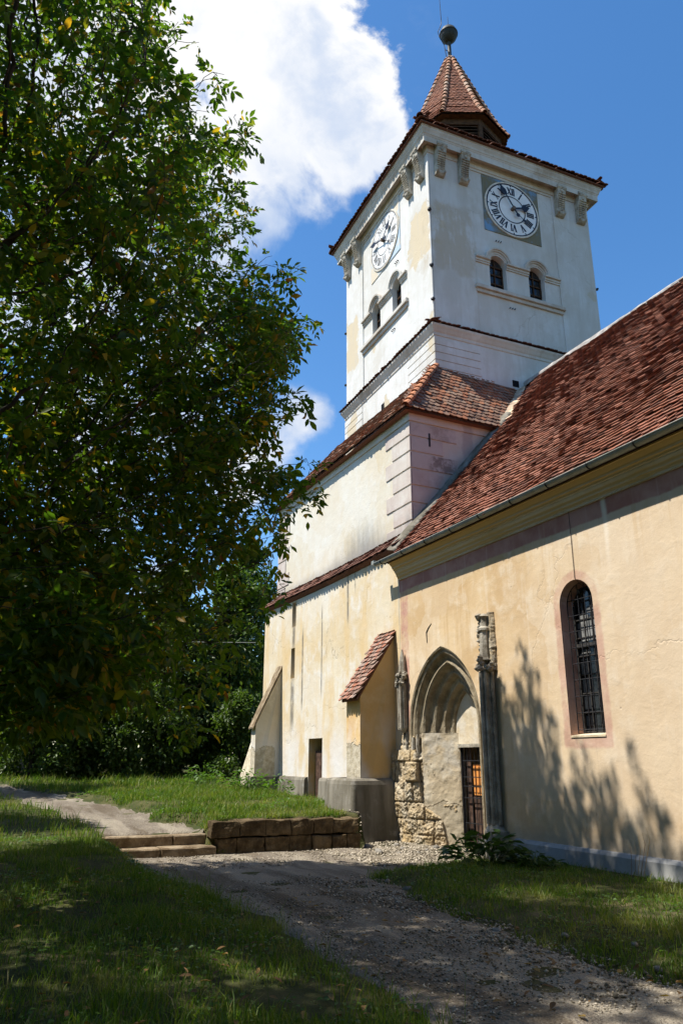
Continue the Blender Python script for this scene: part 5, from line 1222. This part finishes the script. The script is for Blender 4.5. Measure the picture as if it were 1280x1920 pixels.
leafy('broad_leaved_plant', 8.05, 9.95, 60, .34, .10, .20, .5, M['hosta'], 'smaller low leafy clump right of the big broad-leaved plant', 'plant', 2, .5, .22)
leafy('weed_clump', 7.55, 21.6, 130, .55, .10, .2, .6, M['weed'], 'bright green weed clump in front of the far sloping buttress', 'weeds', 3, .6, .55)
leafy('weed_clump', 8.15, 20.9, 90, .40, .09, .16, .6, M['weed'], 'bright green weed clump left of the small side doorway', 'weeds', 4, .6, .5)
leafy('weed_clump', 6.9, 23.9, 160, .7, .10, .2, .5, M['weed'], 'leafy weeds at the church corner, leftmost of the weed clumps', 'weeds', 5, .8, .7)
leafy('dandelion', 7.9, 6.4, 22, .16, .10, .18, .25, M['weed'], 'small rosette weed in the grass near the nave plinth', 'weeds', 6, .9, .1)
mb = MB(); zz = float(height(8.4, 8.4))
for i in range(5): mb.tube([(8.4+.03*i, 8.4-.02*i, zz), (8.42+.05*i, 8.38-.04*i, zz+.3+.05*i), (8.40+.08*i, 8.36, zz+.42+.06*i)], [.004, .003, .001], 4, False)
tag(mb.build('dry_stalks', M['dryleaf']), 'thin dry stalks standing in the grass against the nave plinth', 'weeds')

# ================================================================ TREES
def grow_tree(base, attract, trunk_h, step=.26, infl=3.2, kill=.42, seed=0, lean=(0, 0), iters=160, trop=-.02):
    """space colonisation: returns nodes, parents, radii"""
    rg = np.random.default_rng(seed); A = attract.copy(); N = [np.array(base, float)]; par = [-1]
    k = int(trunk_h/step)
    for i in range(k): N.append(N[-1]+np.array([lean[0]*step+rg.normal(0, .02), lean[1]*step+rg.normal(0, .02), step])); par.append(len(N)-2)
    best = np.full(len(A), 1e9); who = np.zeros(len(A), int); alive = np.ones(len(A), bool); start = 0
    for it in range(iters):
        new = np.array(N[start:])
        for q in range(0, len(new), 200):
            dd = np.linalg.norm(A[:, None, :]-new[None, q:q+200], axis=2); j = dd.argmin(1); dm = dd[np.arange(len(A)), j]; up = dm < best
            best[up] = dm[up]; who[up] = start+q+j[up]
        alive &= best > kill
        use = alive & (best < (infl if it > 12 else 99))
        if not use.any(): break
        start = len(N); W = np.array(N); dirs = unit(A[use]-W[who[use]]); acc = np.zeros((len(N), 3)); np.add.at(acc, who[use], dirs); ids = np.unique(who[use])
        for i in ids:
            d_ = acc[i]/np.linalg.norm(acc[i]+1e-9)+rg.normal(0, .16, 3)+np.array([0, 0, trop]); N.append(N[i]+d_/np.linalg.norm(d_)*step); par.append(i)
        if len(N) > 30000: break
    N = np.array(N); par = np.array(par); r = np.zeros(len(N)); ch = np.zeros(len(N), int)
    for i in range(len(N)-1, 0, -1): ch[par[i]] += 1
    e = 2.35; acc = np.zeros(len(N))
    for i in range(len(N)-1, -1, -1):
        r[i] = max(.0045, acc[i]**(1/e)) if ch[i] else .0035
        if i: acc[par[i]] += r[i]**e
    return N, par, r, ch
def branch_mesh(name, N, par, r, parent, mat, nside=5, rmin=0):
    i = np.arange(1, len(N)); i = i[r[i] > rmin]; p = par[i]; t = unit(N[i]-N[p]); up = np.array([.3, .2, .93]); x = unit(np.cross(t, up)); y = np.cross(t, x); Vs = []
    g = np.arange(nside)*2*np.pi/nside
    rp = np.minimum(r[p], r[i]*1.5)
    for q, rr in ((p, rp), (i, r[i])): Vs.append(N[q][:, None]+(x[:, None]*np.cos(g)[None, :, None]+y[:, None]*np.sin(g)[None, :, None])*rr[:, None, None])
    V = np.concatenate(Vs, 1).reshape(-1, 3); k = (np.arange(len(i))*2*nside)[:, None]; s_ = np.arange(nside); s2 = (s_+1) % nside
    F = np.stack([k+s_, k+s2, k+nside+s2, k+nside+s_], -1).reshape(-1, 4); return link(name, np_mesh(name, V, F, True), parent, mat)
cp, sp_, cy_, sy_ = math.cos(PITCH), math.sin(PITCH), math.cos(YAW), math.sin(YAW)
# ---- the big walnut: crown sampled as overlapping limbs and lobes
rg = np.random.default_rng(21)
LOBES = [  # centre, radii, weight
    ((-1.5, 9.0, 11.0), (4.2, 4.0, 5.2), 2.2), ((1.0, 10.4, 12.6), (2.4, 2.3, 3.0), 1.5), ((2.0, 10.9, 10.2), (2.6, 2.0, 3.0), 1.6), ((2.6, 11.0, 6.6), (2.3, 1.8, 2.4), 1.5),
    ((1.0, 10.4, 4.4), (2.4, 2.0, 2.2), 1.25), ((3.9, 11.3, 9.2), (1.3, 1.2, 1.2), .42), ((3.0, 11.7, 12.0), (1.1, 1.0, 1.4), .36), ((3.2, 12.9, 12.8), (1.2, 1.0, 1.6), 1.0), ((4.5, 12.8, 9.6), (.9, .8, 1.0), .7), ((3.9, 12.8, 11.0), (.9, .8, 1.0), .3), ((4.4, 11.9, 9.7), (.8, .9, .6), .3), ((.6, 9.2, 2.9), (1.8, 1.8, 1.0), .7), ((1.9, 10.2, 8.0), (2.0, 1.8, 4.0), 1.2), ((4.1, 11.1, 7.0), (.9, 1.1, .9), .25), ((4.1, 11.3, 5.6), (.95, 1.1, .8), .25), ((4.0, 11.2, 3.9), (.8, .9, 1.0), .16),
    ((-.6, 7.0, 13.2), (3.2, 3.0, 2.4), 1.9), ((.4, 8.0, 8.4), (1.6, 1.6, 3.0), .8), ((-4.5, 7.0, 8.5), (3.0, 3.4, 4.0), 2.1), ((-4.2, 12.0, 9.0), (2.6, 2.8, 4.0), 1.2), ((3.4, 10.8, 14.0), (.9, 1.0, 1.0), .06), ((4.0, 11.2, 12.6), (.9, .9, .9), .06), ((5.2, 11.2, 9.2), (.6, .6, .5), .06), ((4.9, 11.2, 6.4), (.6, .6, .5), .06), ((.3, 9.4, 3.6), (1.4, 1.6, 1.6), .9), ((1.2, 12.0, 5.4), (2.6, 1.6, 3.0), 1.7), ((.6, 9.6, 3.4), (1.6, 1.6, 1.1), .8), ((-.5, 12.6, 8.0), (2.4, 2.0, 3.5), .9), ((-3.0, 4.6, 11.4), (2.8, 2.8, 2.8), 1.8), ((-1.5, 5.0, 13.5), (2.6, 2.4, 2.2), 1.0), ((2.9, 9.6, 13.2), (1.0, 1.2, 1.3), .25), ((2.9, 11.6, 3.0), (1.3, 1.2, .9), .3)]
pts = []
for c_, r_, w_ in LOBES:
    k = int(w_*820); q = rg.normal(0, 1, (k, 3)); q = unit(q)*(rg.uniform(0, 1, (k, 1))**.42); pts.append(np.array(c_)+q*np.array(r_))
pts = np.concatenate(pts)
def view_xy(p):      # only used to keep the crown's outline where the real tree ends
    q = p-np.array([0, 0, 1.6]); f3, r3, u3 = np.array(fwd), np.array(r2), np.array(u2); dpt = q@f3; return 640+1420*(q@r3)/dpt, 960-1420*(q@u3)/dpt, dpt
vx, vy, vd_ = view_xy(pts)
edge = np.interp(vy, [-200, 0, 100, 200, 300, 400, 450, 500, 560, 620, 700, 800, 900, 1000, 1100, 1200, 1260, 1330, 1400], [260, 300, 325, 355, 375, 385, 430, 470, 520, 545, 520, 515, 545, 545, 520, 450, 400, 330, 260])
rim = np.interp(vy, [-200, 0, 110, 240, 320, 400, 480, 570, 640, 700, 790, 900, 1040, 1180, 1250, 1320], [300, 350, 435, 505, 480, 455, 540, 610, 560, 585, 600, 600, 580, 575, 520, 400])
u_ = rg.uniform(0, 1, len(pts)); inside = (vd_ < .5) | (vx < edge) | ((vx < rim) & (u_ < .16*(1+np.sin(vy*.045+vx*.02))))
pts = pts[inside]
def shadow_ok(p):   # the crown does not reach over the portal: its shade stops on the nave wall
    t = (WX-p[:, 0])/-SUN.x; wy, wz = p[:, 1]-SUN.y*t, p[:, 2]-SUN.z*t
    lim = np.interp(wy, [5.0, 7.4, 7.9, 8.5, 9.1, 10.2, 11.0, 11.6, 12.0, 12.3], [-1.0, .2, 1.5, 2.6, 1.2, 3.0, 4.0, 3.2, 1.2, -.8])
    return wz < lim
pts = pts[shadow_ok(pts) & (pts[:, 2] > 1.9)]
WB_ = (-1.7, 9.0, float(height(-1.7, 9.0))-.1)
N, par, r, ch = grow_tree(WB_, pts, 3.2, .20, 2.6, .30, 5, (.03, .02), 240)
r = r*np.where(r > .05, 1.25, 1.0)
walnut = empty('walnut_tree', WB_, 'huge walnut tree with yellowing leaves whose branches fill the left of the picture', 'tree')
branch_mesh('trunk', N, par, r, walnut, M['bark'], 6)
def compound_leaves(N, par, r, ch, per, rmax, seed, bend=.35, ln=(.20, .34)):
    rg = np.random.default_rng(seed); i = np.where((r < rmax) & (np.arange(len(N)) > 3))[0]
    X3 = N[i]; g3 = rg.normal(0, 1, (16, 16, 16)); q3 = X3*1.0; k3 = np.floor(q3).astype(int); w3 = q3-k3; w3 = w3*w3*(3-2*w3); cl = 0
    for a in (0, 1):
        for b_ in (0, 1):
            for c_ in (0, 1): cl = cl+g3[(k3[:, 0]+a) % 16, (k3[:, 1]+b_) % 16, (k3[:, 2]+c_) % 16]*np.abs(1-a-w3[:, 0])*np.abs(1-b_-w3[:, 1])*np.abs(1-c_-w3[:, 2])
    dn_ = np.clip(1+1.5*cl, .12, 2.6)*np.interp(X3[:, 2], [2, 5, 9, 13], [1.7, 1.75, 1.25, .85])*np.interp(X3[:, 0], [1.2, 3.6], [1, .75])
    tip = ch[i] == 0; i = np.repeat(i, np.where(tip, 2+rg.poisson(1.6*dn_), rg.poisson(per*dn_))); n = len(i); t = unit(N[i]-N[par[i]])
    pos = N[par[i]]+(N[i]-N[par[i]])*rg.uniform(0, 1, (n, 1)); D = unit(t*.45+rg.normal(0, .62, (n, 3))+np.array([0, 0, -.28])); Rl = rg.uniform(*ln, n)
    # breaks in the crown: whole sprays missing where the light falls through
    tg = (pos[:, 2])/SUN.z; gx3, gy3 = pos[:, 0]-SUN.x*tg, pos[:, 1]-SUN.y*tg
    hole = vnoise(gx3+20, gy3+20, .85, 71)+.7*vnoise(gx3+20, gy3+20, 2.1, 72)
    for hx, hy, hr, hs in ((7.5, 6.3, 1.5, 2.6), (4.5, 4.4, .9, 1.3), (2.0, 6.0, .9, 1.2), (5.0, 8.4, .5, .9), (3.4, 12.2, .5, .8), (6.6, 8.0, .5, .8)): hole = hole+hs*np.exp(-((gx3-hx)**2+(gy3-hy)**2)/hr**2)
    kk = (hole < 1.28) | (rg.uniform(0, 1, n) < .10); pos, D, Rl = pos[kk], D[kk], Rl[kk]; n = len(pos)
    out = []
    upn = unit(np.stack([rg.normal(0, .45, n), rg.normal(0, .45, n), np.ones(n)], -1)); S = unit(np.cross(D, upn)); U = np.cross(S, D)
    npair = 3
    for q in range(npair*2+1):
        if q == npair*2: f, side = 1.0, 0
        else: f, side = (.38, .66, .92)[q//2], (-1, 1)[q % 2]
        kp = rg.uniform(0, 1, n) > (.10 if side else .04); b0 = pos+D*(Rl*f)[:, None]-np.array([0, 0, 1.])*(bend*Rl*f*f)[:, None]
        d_ = unit(D*(.55 if side else 1)+S*side*.85+rg.normal(0, .22, (n, 3))+np.array([0, 0, -.30])); nn = unit(U+rg.normal(0, .35, (n, 3))); L = rg.uniform(.075, .185, n)*(1.12 if not side else (.75, .95, 1.05)[q//2])
        V, F = leaf_quads(b0[kp], d_[kp], nn[kp], L[kp], L[kp]*.50); out.append((V, F))
    Vs, Fs, o_ = [], [], 0
    for V, F in out: Vs.append(V); Fs.append(F+o_); o_ += len(V)
    return np.concatenate(Vs), np.concatenate(Fs)
V, F = compound_leaves(N, par, r, ch, 1.3, .0125, 6)
print('walnut nodes', len(N), 'leaf quads', len(F))
link('crown', np_mesh('crown', V, F), walnut, M['walnut'])
# green walnuts
tips = np.where(ch == 0)[0]; rg2 = random.Random(9); mb = MB(); mb.blob((0, 0, -.05), .024, 3, (1, 1.15, 1), .06); f0 = None
for i in rg2.sample(list(tips), 30):
    if f0 is None: f0 = o = mb.build('walnut_fruit', M['weed'], walnut, True)
    else: o = f0.copy(); C.objects.link(o)
    o.matrix_basis = Matrix.Translation(Vector(N[i])); o.matrix_parent_inverse = world_of(walnut).inverted()

# ---- trees and bushes behind the lawn
def clump_tree(name, x, y, h, rad, nleaf, L, mat, label, cat, seed, z0=.0, nl=9, trunk=.12, group=None, squash=1.0):
    rg = np.random.default_rng(seed); z = float(height(x, y)); e = empty(name, (x, y, z), label, cat, group); P, C_ = [], []
    for i in range(nl):
        f = i/(nl-1); hz = z0+(h-z0)*(.12+.80*f); rr = rad*(1-.55*abs(f-.42)**1.3*1.9)*rg.uniform(.55, .85); g = rg.uniform(0, 6.28); o_ = rad*(1-f*.75)*rg.uniform(.15, .62); C_.append((x+o_*math.cos(g), y+o_*math.sin(g), z+hz, max(rr*.75, .4)))
    for (cx, cy, cz, rr) in C_:
        k = nleaf//nl; sub = unit(rg.normal(0, 1, (26, 3)))*rg.uniform(.55, 1.0, (26, 1))*rr*np.array([1, 1, .8*squash])+np.array([cx, cy, cz])
        P.append(sub[rg.integers(0, 26, k)]+rg.normal(0, 1, (k, 3))*rr*.20)
    P = np.concatenate(P); P = P[P[:, 2] > z+.05]; n = len(P); cen = np.array([x, y, z+h*.5]); outw = unit(P-cen)
    D = unit(outw*.5+rg.normal(0, .7, (n, 3))+np.array([0, 0, -.25])); Nn = unit(outw*.5+rg.normal(0, .5, (n, 3))+np.array([0, 0, .7])); Ls = L*rg.uniform(.6, 1.3, n)
    V, F = leaf_quads(P, D, Nn, Ls, Ls*.62); link('crown', np_mesh('crown', V, F), e, mat)
    mb = MB(); mb.tube([(x, y, z-.2), (x+.1, y, z+h*.3), (x-.05, y+.1, z+h*.6), (x, y, z+h*.85)], [trunk, trunk*.8, trunk*.5, trunk*.2], 7)
    for (cx, cy, cz, rr) in C_: mb.tube([(x, y, z+(cz-z)*.45), ((x+cx)/2, (y+cy)/2, z+(cz-z)*.8), (cx, cy, cz)], [trunk*.35, trunk*.22, trunk*.08], 5)
    mb.build('trunk', M['bark'], e); return e
BG = [  # x, y, height, radius, leaves, leaf length, material, label
    (9.8, 31.0, 8.6, 2.9, 15000, .20, 'foliage', 'dark leafy tree behind the church corner, nearest the tower base'),
    (7.2, 30.5, 8.4, 2.8, 18000, .19, 'foliage2', 'olive green bushy tree behind the lawn, second from the church'),
    (4.4, 30.5, 7.2, 2.6, 16000, .19, 'foliage', 'rounded dark bush tree behind the middle of the lawn'),
    (2.0, 33.0, 7.2, 2.5, 12000, .20, 'foliage2', 'loose olive tree behind the end of the upper path'),
    (-.8, 31.0, 7.8, 2.7, 12000, .20, 'foliage', 'dark tree left of the upper path, seen under the walnut'),
    (12.5, 37.0, 11.5, 3.6, 12000, .26, 'foliage', 'tall dark tree farthest back behind the church tower base'),
    (5.5, 39.0, 10.5, 3.6, 12000, .26, 'foliage', 'tall dark tree standing behind the row of bush trees'),
    (-3.4, 17.8, 10.5, 3.3, 16000, .17, 'foliage', 'dark tree at the left edge between the walnut and the upper path'),
    (-.5, 24.5, 9.0, 2.6, 14000, .18, 'foliage', 'dark tree at the left edge beside the upper path, behind the walnut'),
    (-1.5, 39.0, 13.0, 4.0, 13000, .26, 'foliage', 'tallest dark tree in the far left corner of the yard')]
for i, (x, y, h, rad, nl_, L, mt_, lab) in enumerate(BG): clump_tree('background_tree', x, y, h, rad, nl_, L, M[mt_], lab, 'tree', 300+i, nl=11 if h > 9 else 9)
for i, (x, y, h, rad, lab) in enumerate(((9.2, 27.6, 3.0, 1.3, 'low dark shrub beside the far corner of the church'), (6.4, 28.4, 3.2, 1.8, 'low dark shrub at the back edge of the lawn, right one'), (3.6, 28.6, 3.0, 1.8, 'low dark shrub at the back edge of the lawn, left one'), (5.0, 27.7, 2.4, 1.3, 'lowest dark shrub between the other two at the lawn edge'), (2.2, 28.2, 2.8, 1.5, 'low dark shrub where the upper path meets the trees'))):
    clump_tree('shrub', x, y, h, rad, 6000, .13, M['foliage'], lab, 'shrub', 340+i, nl=7, trunk=.05)
def conifer(x, y, h, rad, label, seed):
    rg = np.random.default_rng(seed); z = float(height(x, y)); e = empty('conifer', (x, y, z), label, 'conifer'); P, D = [], []
    mb = MB(); mb.tube([(x, y, z-.2), (x, y, z+h*.5), (x, y, z+h)], [.22, .12, .02], 7)
    for i in range(170):
        f = rg.uniform(.08, 1)**.8; zz = z+h*f; L = rad*(1-f)**.8*rg.uniform(.7, 1.1)+.1; g = rg.uniform(0, 6.28); d_ = np.array([math.cos(g), math.sin(g), -.28]); p0 = np.array([x, y, zz])
        mb.tube([tuple(p0), tuple(p0+d_*L*.6), tuple(p0+d_*L+np.array([0, 0, .12]))], [.025, .015, .005], 4, False)
        k = int(60*L); t = rg.uniform(.15, 1, k)[:, None]; P.append(p0+d_*L*t+rg.normal(0, .06, (k, 3))); D.append(unit(d_+rg.normal(0, .55, (k, 3))+np.array([0, 0, -.35])))
    P, D = np.concatenate(P), np.concatenate(D); n = len(P); V, F = leaf_quads(P, D, unit(rg.normal(0, 1, (n, 3))+np.array([0, 0, 1.])), rg.uniform(.12, .26, n), np.full(n, .06)); link('crown', np_mesh('crown', V, F), e, M['needle']); mb.build('trunk', M['bark'], e)
conifer(3.4, 41, 15.0, 2.6, 'dark conifer rising behind the background trees', 9)
# ---- two unseen trees behind the photographer, added to keep sky light off the foreground
clump_tree('sky_blocker_tree', -5.5, -1.5, 13.0, 5.6, 15000, .30, M['foliage2'], 'unseen broad tree added left of and behind the photographer to block sky light', 'tree', 380, z0=3.2, nl=22, trunk=.3)
clump_tree('sky_blocker_tree', 2.5, -7.0, 14.0, 5.6, 15000, .30, M['foliage2'], 'unseen broad tree added behind the photographer, by the nave, to block sky light', 'tree', 381, z0=3.2, nl=22, trunk=.3)
# ---- far yard wall, gate and cable
mb = MB(); mb.box(-9.0, 1.0, 35.6, 35.95, .6, 2.7); mb.box(-9.0, 1.02, 35.55, 36.0, 2.7, 2.8); mb.box(2.15, 3.3, 35.6, 35.95, .6, 2.7); mb.box(2.13, 3.32, 35.55, 36.0, 2.7, 2.8)
tag(mb.build('yard_wall', M['cement']), 'pale rendered yard wall at the far left end of the upper path', 'wall')  # dark cement puts the trees' shade into this pale wall's colour
gt = empty('wooden_gate', (1.6, 35.7, 1.1), 'dark plank gate in the far yard wall', 'gate')
mb = MB()
for i in range(6): mb.box(1.03+i*.186, 1.205+i*.186, 35.72, 35.76, .9, 3.0)
mb.build('plank', M['wood'], gt); mb = MB(); mb.box(1.02, 2.13, 35.70, 35.72, 1.2, 1.32); mb.box(1.02, 2.13, 35.70, 35.72, 2.5, 2.62); mb.build('rail', M['wood'], gt)
mb = MB(); q = [(x, 25.6, 5.6-.25*math.sin(math.pi*(x+4)/13.2)) for x in np.linspace(-4, 9.2, 30)]; mb.tube(q, .012, 5); tag(mb.build('overhead_cable', M['gutter']), 'thin grey cable strung across from the church to the trees', 'cable')

# ---- wood on the far side; unseen part behind the camera added to block skylight
rg = np.random.default_rng(808); P = []
for i in range(64):
    g = R(100+i*3.1); dd = 24+rg.uniform(-2, 5); cx, cy = math.sin(g)*dd+2, math.cos(g)*dd+4; hh = rg.uniform(9, 15)
    for q in range(10):
        c_ = np.array([cx+rg.normal(0, 1), cy+rg.normal(0, 1), hh*(q+.5)/10]); P.append(c_+rg.normal(0, 1, (75, 3))*np.array([1.3, 1.3, .8]))
for i in range(46):
    g = R(-40+i*2.6); dd = 56+rg.uniform(-3, 4); cx, cy = math.sin(g)*dd, math.cos(g)*dd; hh = rg.uniform(8, 11)
    for q in range(8):
        c_ = np.array([cx+rg.normal(0, 1), cy+rg.normal(0, 1), .6+hh*(q+.5)/8]); P.append(c_+rg.normal(0, 1, (70, 3))*np.array([1.5, 1.5, .8]))
P = np.concatenate(P); n = len(P); V, F = leaf_quads(P, unit(rg.normal(0, 1, (n, 3))), unit(rg.normal(0, 1, (n, 3))+np.array([0, 0, .6])), rg.uniform(.5, .9, n), rg.uniform(.3, .55, n))
tag(link('wood', np_mesh('wood', V, F), None, M['foliage2']), 'dense green wood closing the yard on the far side, plus unseen wood added behind to block sky light', 'wood', kind='stuff')
